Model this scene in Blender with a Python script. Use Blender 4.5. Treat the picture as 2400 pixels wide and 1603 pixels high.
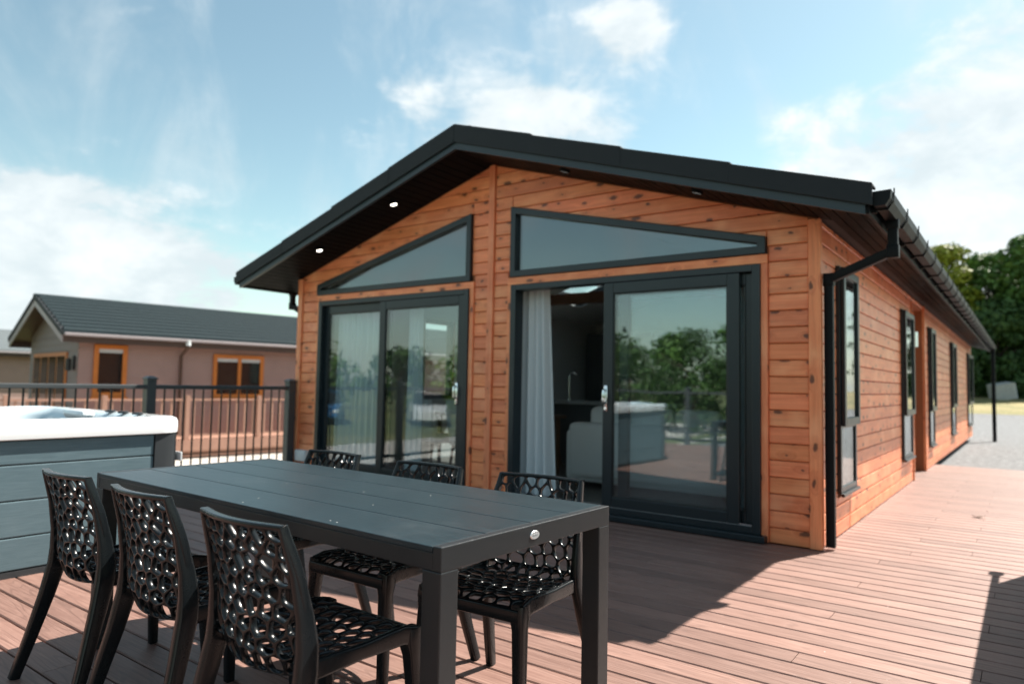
import bpy, bmesh, math, random
from mathutils import Vector, Matrix

for o in list(bpy.data.objects):
    bpy.data.objects.remove(o, do_unlink=True)
S = bpy.context.scene
COL = S.collection
R = math.radians
random.seed(7)

# ------------------------------------------------------------------ camera
cam_d = bpy.data.cameras.new('camera')
cam_d.lens = 24.46
cam_d.sensor_width = 36
cam_d.clip_start = 0.05
cam_d.clip_end = 2000
cam_d.dof.use_dof = True
cam_d.dof.focus_distance = 2.35
cam_d.dof.aperture_fstop = 2.1
cam = bpy.data.objects.new('camera', cam_d)
COL.objects.link(cam)
_r, _d, _f = (.80396, .59438, .01914), (-.02071, .06015, -.99797), (-.59433, .80193, .06067)
M = Matrix(((_r[0], -_d[0], -_f[0], 7.3143), (_r[1], -_d[1], -_f[1], -5.3825), (_r[2], -_d[2], -_f[2], 1.142), (0, 0, 0, 1)))
cam.matrix_world = M
S.camera = cam

# ------------------------------------------------------------------ world, sun, exposure
SUN_DIR = Vector((.298, .787, 1.0)).normalized()
SUN_EL = math.asin(SUN_DIR.z)
SUN_AZ = math.atan2(SUN_DIR.x, SUN_DIR.y)          # from +Y towards +X
W = bpy.data.worlds.new('World')
S.world = W
W.use_nodes = True


def NT(nt):
    """small node-graph helper"""
    class G:
        def n(self, t, **kw):
            nd = nt.nodes.new(t)
            for k, v in kw.items():
                setattr(nd, k, v)
            return nd

        def put(self, sock, v):
            if v is None:
                return
            if hasattr(v, 'is_output') or isinstance(v, bpy.types.NodeSocket):
                nt.links.new(v, sock)
            else:
                sock.default_value = v

        def m(self, op, a, b=None, c=None, clamp=False):
            nd = self.n('ShaderNodeMath', operation=op, use_clamp=clamp)
            self.put(nd.inputs[0], a)
            self.put(nd.inputs[1], b)
            self.put(nd.inputs[2], c)
            return nd.outputs[0]

        def vm(self, op, a, b=None, out=0):
            nd = self.n('ShaderNodeVectorMath', operation=op)
            self.put(nd.inputs[0], a)
            if b is not None:
                if op == 'SCALE':
                    self.put(nd.inputs[3], b)
                else:
                    self.put(nd.inputs[1], b)
            return nd.outputs[out]

        def mix(self, f, a, b, blend='MIX'):
            nd = self.n('ShaderNodeMix', data_type='RGBA', blend_type=blend)
            self.put(nd.inputs[0], f)
            self.put(nd.inputs[6], a)
            self.put(nd.inputs[7], b)
            return nd.outputs[2]

        def noise(self, vec, scale, detail=4, rough=.55, dist=0.0, out=0):
            nd = self.n('ShaderNodeTexNoise')
            self.put(nd.inputs['Vector'], vec)
            self.put(nd.inputs['Scale'], scale)
            nd.inputs['Detail'].default_value = detail
            nd.inputs['Roughness'].default_value = rough
            nd.inputs['Distortion'].default_value = dist
            return nd.outputs[out]

        def smooth(self, x, lo, hi, a=0.0, b=1.0):
            nd = self.n('ShaderNodeMapRange', interpolation_type='SMOOTHSTEP')
            self.put(nd.inputs[0], x)
            self.put(nd.inputs[1], lo)
            self.put(nd.inputs[2], hi)
            self.put(nd.inputs[3], a)
            self.put(nd.inputs[4], b)
            return nd.outputs[0]

        def mapping(self, vec, scale=(1, 1, 1), loc=(0, 0, 0), rot=(0, 0, 0)):
            nd = self.n('ShaderNodeMapping')
            self.put(nd.inputs[0], vec)
            nd.inputs['Scale'].default_value = scale
            nd.inputs['Location'].default_value = loc
            nd.inputs['Rotation'].default_value = rot
            return nd.outputs[0]
    return G()


def c4(c):
    return (c[0], c[1], c[2], 1.0)


wn = W.node_tree
wn.nodes.clear()
g = NT(wn)
sky = g.n('ShaderNodeTexSky', sky_type='NISHITA', sun_disc=False)
sky.sun_elevation = SUN_EL
sky.sun_rotation = SUN_AZ
sky.air_density = 1.0
sky.dust_density = 0.5
sky.ozone_density = 1.0
dirv = g.n('ShaderNodeTexCoord').outputs['Generated']
sep = g.n('ShaderNodeSeparateXYZ')
g.put(sep.inputs[0], dirv)
zc = g.m('MAXIMUM', sep.outputs[2], 0.0)
pl = g.vm('SCALE', dirv, g.m('DIVIDE', 1.0, g.m('ADD', zc, .18)))
n1 = g.noise(pl, 2.1, 9, .62, .35)
n2 = g.noise(g.mapping(dirv, (1, 1, 1.7), (3.1, 1.7, .4)), 6.5, 9, .60, .25)
wisp = g.noise(g.mapping(dirv, (1.0, 1.0, .28), (.6, 2.2, 0), (0.0, .35, .9)), 7.0, 7, .6, .5)
# cumulus banks (direction, tightness, weight), the last row out of view; the rest of the dome is plain noise cloud
banks = [((-.945, .270, .165), 200, .26), ((-.915, .355, .165), 200, .30), ((-.885, .430, .150), 220, .28), ((-.855, .500, .115), 240, .22), ((-.93, .33, .085), 120, .22), ((-.87, .47, .065), 120, .20), ((-.97, .20, .11), 120, .22),
         ((-.529, .773, .345), 260, .42), ((-.600, .715, .320), 300, .32), ((-.46, .83, .300), 260, .30), ((-.52, .79, .29), 160, .26),
         ((-.045, .977, .190), 60, .46), ((-.140, .955, .215), 150, .36), ((.03, .96, .25), 130, .34), ((-.24, .945, .16), 150, .24),
         ((-.401, .786, .470), 900, .30), ((-.425, .783, .455), 900, .22), ((-.386, .80, .458), 900, .22), ((-.667, .632, .395), 900, .24), ((-.64, .655, .375), 1400, .16),
         ((.35, .90, .25), 50, .40), ((.75, .60, .25), 50, .40), ((-.75, -.60, .28), 40, .36), ((-.25, -.93, .30), 50, .38), ((.45, -.85, .25), 40, .36), ((.95, -.20, .30), 50, .36), ((-.95, -.25, .22), 60, .36), ((-.1, -.55, .83), 40, .3), ((.5, -.2, .82), 50, .3)]
acc = None
for dvec, k, wt in banks:
    dd = Vector(dvec).normalized()
    dp = g.vm('DOT_PRODUCT', g.vm('NORMALIZE', dirv), tuple(dd), out=1)
    e = g.m('MULTIPLY', g.m('EXPONENT', g.m('MULTIPLY', g.m('SUBTRACT', dp, 1.0), float(k))), wt)
    acc = e if acc is None else g.m('ADD', acc, e)
acc = g.m('MINIMUM', acc, .50)
field = g.m('ADD', g.m('ADD', g.m('MULTIPLY', g.m('SUBTRACT', n1, .5), .75), g.m('MULTIPLY', g.m('SUBTRACT', n2, .5), 1.25)), g.m('ADD', acc, .48))
cum = g.m('MULTIPLY', g.smooth(field, .64, 1.0), .95)
wsp = g.m('MULTIPLY', g.smooth(g.m('ADD', wisp, g.m('MULTIPLY', n1, .25)), .55, .90), .55)
low = g.smooth(sep.outputs[2], .20, -.02, 0.0, .45)
cloud = g.m('MINIMUM', g.m('ADD', g.m('ADD', cum, wsp), low), .96)
hs_ = g.n('ShaderNodeHueSaturation')
g.put(hs_.inputs['Color'], g.mix(1.0, sky.outputs[0], (.93, .985, .77, 1), 'MULTIPLY'))
hs_.inputs['Saturation'].default_value = .98
skyc = hs_.outputs[0]
ccol = g.mix(g.smooth(n2, .38, .70), (3.6, 4.05, 4.25, 1), (4.9, 5.15, 5.2, 1))
col = g.mix(cloud, skyc, ccol)
bg = g.n('ShaderNodeBackground')
g.put(bg.inputs[0], col)
bg.inputs[1].default_value = 0.068
wo = g.n('ShaderNodeOutputWorld')
wn.links.new(bg.outputs[0], wo.inputs[0])

sun_d = bpy.data.lights.new('sun', 'SUN')
sun_d.energy = 4.0
sun_d.angle = R(.55)
sun_d.color = (1.0, .93, .84)
sun = bpy.data.objects.new('sun', sun_d)
COL.objects.link(sun)
sun.rotation_euler = SUN_DIR.to_track_quat('Z', 'Y').to_euler()
sun.location = (20, 40, 50)

S.view_settings.view_transform = 'Standard'
S.view_settings.look = 'None'
S.view_settings.exposure = 1.66
S.view_settings.gamma = 1.0
S.view_settings.use_curve_mapping = False

# ------------------------------------------------------------------ materials


def principled(name):
    m = bpy.data.materials.new(name)
    m.use_nodes = True
    b = m.node_tree.nodes['Principled BSDF']
    return m, b, NT(m.node_tree)


def plain(name, col, rough=.5, metal=0.0, spec=.5, coat=0.0, vary=.10, scale=6.0, bump=0.0, bscale=80.0, rvary=.08):
    m, b, g = principled(name)
    tc = g.n('ShaderNodeTexCoord').outputs['Object']
    nz = g.noise(tc, scale, 5, .6)
    lo = tuple(c * (1 - vary) for c in col)
    hi = tuple(min(1, c * (1 + vary)) for c in col)
    g.put(b.inputs['Base Color'], g.mix(nz, c4(lo), c4(hi)))
    g.put(b.inputs['Roughness'], g.m('ADD', rough - rvary, g.m('MULTIPLY', nz, 2 * rvary)))
    b.inputs['Metallic'].default_value = metal
    b.inputs['Specular IOR Level'].default_value = spec
    b.inputs['Coat Weight'].default_value = coat
    b.inputs['Coat Roughness'].default_value = .08
    if bump:
        bp = g.n('ShaderNodeBump')
        bp.inputs['Strength'].default_value = bump
        bp.inputs['Distance'].default_value = .004
        g.put(bp.inputs['Height'], g.noise(tc, bscale, 3, .6))
        g.put(b.inputs['Normal'], bp.outputs[0])
    return m


def wood(name, axis, dark, mid, light, knots=True, rough=.46, spread=.12):
    """stained softwood, grain along the given axis; every board differs by its object's random number"""
    m, b, g = principled(name)
    tc = g.n('ShaderNodeTexCoord').outputs['Object']
    rnd = g.n('ShaderNodeObjectInfo').outputs['Random']
    off = g.n('ShaderNodeCombineXYZ')
    for i, k in enumerate((37.0, 53.0, 71.0)):
        g.put(off.inputs[i], g.m('MULTIPLY', rnd, k))
    p = g.vm('ADD', tc, off.outputs[0])
    sc = [14.0, 14.0, 14.0]
    sc[axis] = .75
    comp = g.n('ShaderNodeSeparateXYZ')
    g.put(comp.inputs[0], p)
    flat = g.n('ShaderNodeCombineXYZ')
    g.put(flat.inputs[0], g.m('MULTIPLY', comp.outputs[axis], 4.2))
    g.put(flat.inputs[1], g.m('MULTIPLY', comp.outputs[2 if axis != 2 else 0], 9.0))
    wob = g.noise(p, 22.0, 3, .6, out=1)
    vor = g.n('ShaderNodeTexVoronoi', voronoi_dimensions='2D')
    g.put(vor.inputs['Vector'], g.vm('ADD', flat.outputs[0], g.vm('SCALE', wob, .22)))
    vor.inputs['Scale'].default_value = 1.0
    vd = vor.outputs['Distance']
    size = g.m('MULTIPLY', g.n('ShaderNodeSeparateColor').outputs[0], 1.0)
    sepc = size.node.inputs[0].links[0].from_node
    g.put(sepc.inputs[0], vor.outputs['Color'])
    kr = g.m('ADD', .05, g.m('MULTIPLY', g.m('POWER', sepc.outputs[0], 2.0), .17))
    knot = g.smooth(vd, kr, g.m('MULTIPLY', kr, .55))
    keep = g.m('GREATER_THAN', sepc.outputs[1], .36)
    knot = g.m('MULTIPLY', knot, keep)
    halo = g.m('MULTIPLY', g.smooth(vd, .42, .10), keep)
    gp = g.vm('ADD', g.mapping(p, tuple(sc)), g.vm('SCALE', (1, 1, 1), g.m('MULTIPLY', halo, 1.3)))
    grain = g.noise(gp, 1.6, 6, .62, .6)
    fine = g.noise(g.mapping(p, tuple((s * 9 if s > 1 else s * 5) for s in sc)), 1.0, 3, .6)
    blotch = g.noise(p, 2.3, 3, .6)
    c = g.mix(g.smooth(grain, .30, .72), c4(dark), c4(mid))
    c = g.mix(g.smooth(blotch, .45, .75), c, c4(light))
    c = g.mix(g.m('MULTIPLY', g.smooth(fine, .45, .75), .30), c, c4(tuple(x * .55 for x in dark)))
    if knots:
        c = g.mix(g.m('MULTIPLY', halo, .35), c, c4((dark[0] * .7, dark[1] * .6, dark[2] * .6)))
        c = g.mix(g.m('MULTIPLY', knot, .88), c, (.085, .026, .010, 1))
    hsv = g.n('ShaderNodeHueSaturation')
    g.put(hsv.inputs['Color'], c)
    g.put(hsv.inputs['Value'], g.m('ADD', 1 - spread, g.m('MULTIPLY', rnd, 2 * spread)))
    g.put(hsv.inputs['Hue'], g.m('ADD', .496, g.m('MULTIPLY', g.m('FRACT', g.m('MULTIPLY', rnd, 7.3)), .007)))
    g.put(b.inputs['Base Color'], hsv.outputs[0])
    g.put(b.inputs['Roughness'], g.m('ADD', rough - .1, g.m('MULTIPLY', grain, .2)))
    b.inputs['Specular IOR Level'].default_value = .55
    b.inputs['Coat Weight'].default_value = .18
    b.inputs['Coat Roughness'].default_value = .40
    bp = g.n('ShaderNodeBump')
    bp.inputs['Strength'].default_value = .35
    bp.inputs['Distance'].default_value = .003
    g.put(bp.inputs['Height'], g.m('SUBTRACT', grain, g.m('MULTIPLY', knot, .5)))
    g.put(b.inputs['Normal'], bp.outputs[0])
    return m


def composite(name, axis, dark, light, rough=.5, spec=.5, spread=.10, bumpd=.0022, across=16.0, along=.8, ring=.5):
    """wood-plastic board with an embossed cathedral grain"""
    m, b, g = principled(name)
    tc = g.n('ShaderNodeTexCoord').outputs['Object']
    rnd = g.n('ShaderNodeObjectInfo').outputs['Random']
    off = g.n('ShaderNodeCombineXYZ')
    for i, k in enumerate((31.0, 47.0, 13.0)):
        g.put(off.inputs[i], g.m('MULTIPLY', rnd, k))
    p = g.vm('ADD', tc, off.outputs[0])
    sc = [across] * 3
    sc[axis] = along * 2.2
    low = g.noise(g.mapping(p, tuple(x * .35 for x in sc)), 1.0, 2, .5)
    rings = g.m('SINE', g.m('MULTIPLY', low, 95.0))
    rings = g.smooth(rings, .55, .98)
    fib = g.noise(g.mapping(p, tuple((x * 7 if x > 5 else x * 2.5) for x in sc)), 1.0, 4, .65)
    blotch = g.noise(p, 3.0, 4, .6)
    c = g.mix(g.smooth(fib, .3, .75), c4(dark), c4(light))
    c = g.mix(g.m('MULTIPLY', rings, ring), c, c4(tuple(x * .62 for x in dark)))
    c = g.mix(g.m('MULTIPLY', g.smooth(blotch, .5, .8), .22), c, c4(tuple(min(1, x * 1.35) for x in light)))
    dust = g.smooth(g.noise(tc, 1.1, 6, .7), .50, .78)
    c = g.mix(g.m('MULTIPLY', dust, .14), c, c4(tuple((x + .30) / 2 for x in light)))
    sv = g.n('ShaderNodeTexVoronoi')
    g.put(sv.inputs['Vector'], tc)
    sv.inputs['Scale'].default_value = 26.0
    ssep = g.n('ShaderNodeSeparateColor')
    g.put(ssep.inputs[0], sv.outputs['Color'])
    speck = g.m('MULTIPLY', g.m('LESS_THAN', sv.outputs['Distance'], g.m('MULTIPLY', ssep.outputs[1], .09)), g.m('GREATER_THAN', ssep.outputs[0], .86))
    c = g.mix(g.m('MULTIPLY', speck, .75), c, (.55, .55, .52, 1))
    hsv = g.n('ShaderNodeHueSaturation')
    g.put(hsv.inputs['Color'], c)
    g.put(hsv.inputs['Value'], g.m('ADD', 1 - spread, g.m('MULTIPLY', rnd, 2 * spread)))
    g.put(b.inputs['Base Color'], hsv.outputs[0])
    g.put(b.inputs['Roughness'], g.m('ADD', rough - .08, g.m('MULTIPLY', fib, .2)))
    b.inputs['Specular IOR Level'].default_value = spec
    bp = g.n('ShaderNodeBump')
    bp.inputs['Strength'].default_value = .6
    bp.inputs['Distance'].default_value = bumpd
    g.put(bp.inputs['Height'], g.m('SUBTRACT', g.m('MULTIPLY', fib, .6), g.m('MULTIPLY', rings, ring)))
    g.put(b.inputs['Normal'], bp.outputs[0])
    return m


def glass_mat(name, tint=(.86, .91, .92), ior=1.9, rough=0.0):
    m = bpy.data.materials.new(name)
    m.use_nodes = True
    nt = m.node_tree
    nt.nodes.clear()
    g = NT(nt)
    tr = g.n('ShaderNodeBsdfTransparent')
    tr.inputs[0].default_value = c4(tint)
    gl = g.n('ShaderNodeBsdfGlossy')
    gl.inputs['Color'].default_value = (.95, .98, 1, 1)
    gl.inputs['Roughness'].default_value = rough
    tc = g.n('ShaderNodeTexCoord').outputs['Object']
    bp = g.n('ShaderNodeBump')
    bp.inputs['Strength'].default_value = .35
    bp.inputs['Distance'].default_value = .0018
    g.put(bp.inputs['Height'], g.noise(tc, 3.2, 2, .4))
    g.put(gl.inputs['Normal'], bp.outputs[0])
    smear = g.smooth(g.noise(g.mapping(tc, (3.0, 3.0, .7)), 2.2, 5, .65), .40, .80)
    lw = g.n('ShaderNodeLayerWeight')
    lw.inputs[0].default_value = .5
    f0 = ((ior - 1) / (ior + 1)) ** 2
    fac = g.m('ADD', f0, g.m('MULTIPLY', g.m('POWER', lw.outputs['Facing'], 5.0), 1 - f0))
    g.put(gl.inputs['Roughness'], g.m('ADD', rough, g.m('MULTIPLY', smear, .035)))
    mx = g.n('ShaderNodeMixShader')
    nt.links.new(fac, mx.inputs[0])
    nt.links.new(tr.outputs[0], mx.inputs[1])
    nt.links.new(gl.outputs[0], mx.inputs[2])
    out = g.n('ShaderNodeOutputMaterial')
    nt.links.new(mx.outputs[0], out.inputs[0])
    return m


def emit(name, col, k):
    m, b, g = principled(name)
    b.inputs['Base Color'].default_value = c4(col)
    b.inputs['Emission Color'].default_value = c4(col)
    b.inputs['Emission Strength'].default_value = k
    return m


def leafmat(name, a, c, tr=.25):
    m, b, g = principled(name)
    geo = g.n('ShaderNodeNewGeometry')
    tc = g.n('ShaderNodeTexCoord').outputs['Object']
    nz = g.noise(tc, .55, 4, .6)
    f = g.m('ADD', g.m('MULTIPLY', geo.outputs['Random Per Island'], .5), g.smooth(nz, .35, .7, 0, .5))
    g.put(b.inputs['Base Color'], g.mix(f, c4(a), c4(c)))
    b.inputs['Roughness'].default_value = .55
    b.inputs['Specular IOR Level'].default_value = .3
    b.inputs['Transmission Weight'].default_value = 0
    b.inputs['Subsurface Weight'].default_value = 0
    return m


PINE = ((.74, .195, .066), (.94, .310, .125), (.96, .385, .180))
M_pine_x = wood('pine_grain_x', 0, *PINE)
M_pine_y = wood('pine_grain_y', 1, *PINE)
M_pine_z = wood('pine_grain_z', 2, (.72, .195, .070), (.90, .305, .125), (.94, .39, .185), rough=.5)
M_deck = composite('deck_composite', 0, (.180, .096, .075), (.272, .160, .128), .50, .55, .16, ring=.34)
M_frame = plain('anthracite_frame', (.009, .017, .022), .34, spec=.5, vary=.08)
M_barge = plain('anthracite_bargeboard', (.016, .029, .037), .42, vary=.12, scale=2.5, bump=.15)
M_verge = plain('granular_verge', (.008, .0125, .0155), .75, vary=.35, scale=90, bump=.8, bscale=400)
M_soffit = plain('charcoal_soffit', (.006, .007, .008), .5, spec=.04, vary=.1)
M_rooft = plain('roof_sheet', (.03, .036, .04), .7, vary=.3, scale=30, bump=.5, bscale=200)
M_gutter = plain('black_gutter', (.006, .0075, .009), .5, spec=.15, vary=.1)
M_glass = glass_mat('door_glass')
M_glass_side = glass_mat('side_glass', (.62, .68, .70), 1.9)
M_chrome = plain('chrome', (.75, .77, .78), .16, metal=1.0, vary=.03)
M_lamp = emit('lit_downlight', (1.0, .93, .80), 5.0)
M_lamp_rim = plain('downlight_rim', (.010, .011, .012), .5, spec=.1)
M_white = plain('white_plastic', (.70, .74, .76), .4, vary=.05)
M_chair = plain('black_gloss_resin', (.005, .007, .0085), .25, spec=.36, coat=0.0, vary=.15, scale=20, rvary=.04)
M_chair_frame = plain('black_satin_resin', (.006, .008, .0095), .26, spec=.34, vary=.2, scale=9, rvary=.09)
M_table_top = composite('slate_table_plank', 0, (.007, .016, .021), (.016, .032, .040), .36, .45, .06, .0008, 40.0, 1.6, .12)
M_table_frame = plain('powder_coat', (.011, .0145, .017), .42, vary=.18, scale=60, bump=.2, bscale=600)
M_badge = plain('brushed_badge', (.80, .82, .83), .28, metal=.6, vary=.05)
M_badge_mark = plain('badge_mark', (.30, .32, .33), .4, vary=.1)
M_tub_slat = composite('tub_slat_composite', 1, (.078, .128, .150), (.112, .172, .198), .5, .4, .03, .0008, 30.0, 1.2, .06)
M_tub_slat_x = composite('tub_slat_composite_x', 0, (.078, .128, .150), (.112, .172, .198), .5, .4, .03, .0008, 30.0, 1.2, .06)
M_tub_dark = plain('tub_corner', (.028, .033, .037), .45, vary=.12)
M_acryl = plain('white_acrylic', (.80, .83, .84), .12, spec=.6, coat=.3, vary=.03, scale=3)
M_acryl_in = plain('pale_blue_acrylic', (.52, .62, .67), .14, spec=.6, coat=.3, vary=.10, scale=5)
M_rail = plain('rail_charcoal', (.062, .070, .075), .36, vary=.12)
M_bal = plain('baluster_black', (.010, .012, .013), .35, vary=.1)
M_brown = plain('brown_cladding', (.31, .20, .175), .65, vary=.14, scale=3, bump=.2)
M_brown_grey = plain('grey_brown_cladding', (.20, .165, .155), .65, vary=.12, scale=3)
M_nb_roof = plain('grey_roof_tile', (.030, .045, .051), .75, spec=.12, vary=.25, scale=14, bump=.4)
M_nb_roof2 = plain('pale_grey_roof_tile', (.12, .145, .155), .6, vary=.2, scale=14)
M_nb_trim = plain('mauve_trim', (.27, .235, .24), .5, vary=.08)
M_oak = plain('golden_oak_frame', (.48, .15, .022), .4, vary=.2, scale=8)
M_nb_dark = plain('dark_brown', (.06, .032, .022), .5, vary=.2)
M_nb_glass = plain('dark_window_glass', (.012, .014, .015), .06, spec=.7, vary=.2)
M_blind = plain('pale_blind', (.45, .47, .48), .7, vary=.08)
M_nb_deck = plain('neighbour_deck_wood', (.36, .20, .145), .6, vary=.2, scale=7)
M_room_wall = plain('room_wall', (.55, .56, .55), .8, vary=.04)
M_ceiling = plain('room_ceiling', (.82, .84, .84), .8, vary=.03)
M_room_floor = composite('room_floor', 0, (.10, .085, .075), (.16, .14, .12), .45, .4, .08)
M_cab = plain('kitchen_cabinet', (.075, .08, .083), .4, vary=.06)
M_worktop = plain('pale_worktop', (.40, .40, .39), .25, vary=.15, scale=30)
M_beam = wood('room_beam', 0, (.12, .05, .025), (.20, .08, .04), (.24, .10, .05), knots=False)
M_sofa = plain('cream_fabric', (.78, .77, .74), .85, vary=.06, scale=40, bump=.5, bscale=500)
M_stool = plain('grey_fabric', (.10, .11, .12), .8, vary=.12, scale=50)
M_legwood = plain('oak_leg', (.16, .085, .045), .45, vary=.2)
M_curtain = plain('grey_curtain', (.66, .71, .73), .85, vary=.05, scale=30, bump=.2)
M_bark = plain('bark', (.075, .055, .042), .9, vary=.35, scale=7, bump=.8, bscale=25)
M_leaf_dk = leafmat('leaf_dark', (.018, .045, .012), (.06, .12, .025))
M_leaf_md = leafmat('leaf_mid', (.035, .085, .018), (.12, .22, .04))
M_leaf_yl = leafmat('leaf_yellow_green', (.10, .15, .015), (.33, .34, .03))
M_leaf_gr = leafmat('leaf_grey_green', (.06, .09, .05), (.16, .20, .10))
M_crate = plain('weathered_crate', (.42, .42, .40), .8, vary=.3, scale=6)
M_dry = plain('dead_leaf', (.10, .055, .03), .7, vary=.4, scale=40)
M_core = plain('wall_core', (.36, .115, .045), .8, vary=.2)
M_dark = plain('deck_underside', (.012, .010, .009), .9, vary=.2)
M_caster = plain('charcoal_caster', (.05, .06, .065), .5, vary=.1)  # coat of the unseen block added for its shadow
M_car_blue = plain('blue_car_paint', (.02, .12, .30), .2, coat=.6, vary=.04)
M_car_white = plain('white_car_paint', (.72, .74, .75), .2, coat=.6, vary=.03)
M_tyre = plain('tyre', (.012, .012, .012), .8, vary=.2)


def ground_mat(name, a, c, scale, spots=None, bump=.5):
    m, b, g = principled(name)
    tc = g.n('ShaderNodeTexCoord').outputs['Object']
    f = g.noise(tc, scale, 6, .7)
    big = g.noise(tc, .25, 4, .6)
    vor = g.n('ShaderNodeTexVoronoi')
    g.put(vor.inputs['Vector'], tc)
    vor.inputs['Scale'].default_value = scale * 2
    col = g.mix(g.smooth(f, .32, .68), c4(a), c4(c))
    if spots:
        col = g.mix(g.smooth(big, .42, .68), col, c4(spots))
    sp = g.n('ShaderNodeSeparateColor')
    g.put(sp.inputs[0], vor.outputs['Color'])
    col = g.mix(g.m('MULTIPLY', sp.outputs[0], .45), col, c4(tuple(x * .4 for x in a)))
    g.put(b.inputs['Base Color'], col)
    b.inputs['Roughness'].default_value = .9
    bp = g.n('ShaderNodeBump')
    bp.inputs['Strength'].default_value = bump
    bp.inputs['Distance'].default_value = .05
    g.put(bp.inputs['Height'], f)
    g.put(b.inputs['Normal'], bp.outputs[0])
    return m


M_gravel = ground_mat('grey_gravel', (.085, .089, .093), (.24, .25, .258), 9.0)
M_grass = ground_mat('dry_grass', (.11, .12, .03), (.30, .25, .10), 5.0, (.36, .28, .12))
M_pale = ground_mat('pale_hardcore', (.42, .38, .34), (.62, .58, .53), 6.0)
M_field = ground_mat('green_field', (.06, .085, .025), (.13, .16, .05), 3.0, (.20, .19, .07))

# ------------------------------------------------------------------ mesh helpers


class MB:
    def __init__(self):
        self.bm = bmesh.new()

    def poly(self, pts):
        return self.bm.faces.new([self.bm.verts.new(p) for p in pts])

    def prism(self, bottom, top):
        n = len(bottom)
        vb = [self.bm.verts.new(p) for p in bottom]
        vt = [self.bm.verts.new(p) for p in top]
        self.bm.faces.new(vb[::-1])
        self.bm.faces.new(vt)
        for i in range(n):
            j = (i + 1) % n
            self.bm.faces.new((vb[i], vb[j], vt[j], vt[i]))
        return self

    def box(self, x0, x1, y0, y1, z0, z1, r=0.0, seg=2):
        t = bmesh.new() if r else self.bm
        p = [(x0, y0), (x1, y0), (x1, y1), (x0, y1)]
        vb = [t.verts.new((x, y, z0)) for x, y in p]
        vt = [t.verts.new((x, y, z1)) for x, y in p]
        t.faces.new(vb[::-1])
        t.faces.new(vt)
        for i in range(4):
            j = (i + 1) % 4
            t.faces.new((vb[i], vb[j], vt[j], vt[i]))
        if r:
            bmesh.ops.bevel(t, geom=list(t.edges), offset=r, segments=seg, affect='EDGES', profile=.5)
            self.merge(t)
        return self

    def merge(self, t):
        mp = {v: self.bm.verts.new(v.co) for v in t.verts}
        for f in t.faces:
            try:
                self.bm.faces.new([mp[v] for v in f.verts])
            except ValueError:
                pass
        t.free()

    def loft(self, loops, close=True, cap0=True, cap1=True):
        rings = [[self.bm.verts.new(p) for p in L] for L in loops]
        n = len(rings[0])
        for a, b in zip(rings, rings[1:]):
            for i in range(n if close else n - 1):
                j = (i + 1) % n
                self.bm.faces.new((a[i], a[j], b[j], b[i]))
        if cap0:
            self.bm.faces.new(rings[0][::-1])
        if cap1:
            self.bm.faces.new(rings[-1])
        return self

    def sweep(self, path, sec, ref=(1, 0, 0), prof=None, cap=True):
        """path: points; sec: list of (half_u, half_w) or one tuple; u follows ref"""
        path = [Vector(p) for p in path]
        if isinstance(sec, tuple):
            sec = [sec] * len(path)
        prof = prof or RR
        loops = []
        ref = Vector(ref)
        for i, p in enumerate(path):
            a = path[max(0, i - 1)]
            b = path[min(len(path) - 1, i + 1)]
            t = (b - a).normalized()
            u = (ref - t * ref.dot(t)).normalized()
            w = t.cross(u)
            loops.append([p + u * (sec[i][0] * q[0]) + w * (sec[i][1] * q[1]) for q in prof])
        return self.loft(loops, True, cap, cap)

    def cyl(self, a, b, r0, r1=None, n=12):
        r1 = r0 if r1 is None else r1
        pr = [(math.cos(2 * math.pi * i / n), math.sin(2 * math.pi * i / n)) for i in range(n)]
        d = (Vector(b) - Vector(a))
        ref = (1, 0, 0) if abs(d.normalized().x) < .9 else (0, 1, 0)
        return self.sweep([a, b], [(r0, r0), (r1, r1)], ref, pr)

    def build(self, name, mat, parent=None, smooth=0, loc=None, kind=None):
        bmesh.ops.recalc_face_normals(self.bm, faces=self.bm.faces)
        me = bpy.data.meshes.new(name)
        self.bm.to_mesh(me)
        self.bm.free()
        me.materials.append(mat)
        if smooth:
            me.shade_smooth()
            if smooth < 180:
                me.set_sharp_from_angle(angle=R(smooth))
        o = bpy.data.objects.new(name, me)
        COL.objects.link(o)
        if parent:
            o.parent = parent
        if loc:
            o.location = loc
        if kind:
            o['kind'] = kind
        return o


def rrprof(k=.35, n=3):
    out = []
    for cx, cy, a0 in ((1 - k, 1 - k, 0), (-1 + k, 1 - k, 90), (-1 + k, -1 + k, 180), (1 - k, -1 + k, 270)):
        for i in range(n):
            a = R(a0 + 90 * i / (n - 1))
            out.append((cx + k * math.cos(a), cy + k * math.sin(a)))
    return out


RR = rrprof()
SQ = [(1, 1), (-1, 1), (-1, -1), (1, -1)]
CIRC = [(math.cos(2 * math.pi * i / 12), math.sin(2 * math.pi * i / 12)) for i in range(12)]


def thing(name, label, cat, loc=(0, 0, 0), rz=0.0, group=None):
    o = bpy.data.objects.new(name, None)
    o.empty_display_size = .2
    COL.objects.link(o)
    o.location = loc
    o.rotation_euler = (0, 0, rz)
    o['label'] = label
    o['category'] = cat
    if group:
        o['group'] = group
    return o


def tag(o, label, cat, group=None):
    o['label'] = label
    o['category'] = cat
    if group:
        o['group'] = group
    return o


def copy_tree(o, parent=None):
    c = o.copy()
    COL.objects.link(c)
    c.parent = parent
    for ch in list(o.children):
        copy_tree(ch, c)
    return c


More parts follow.
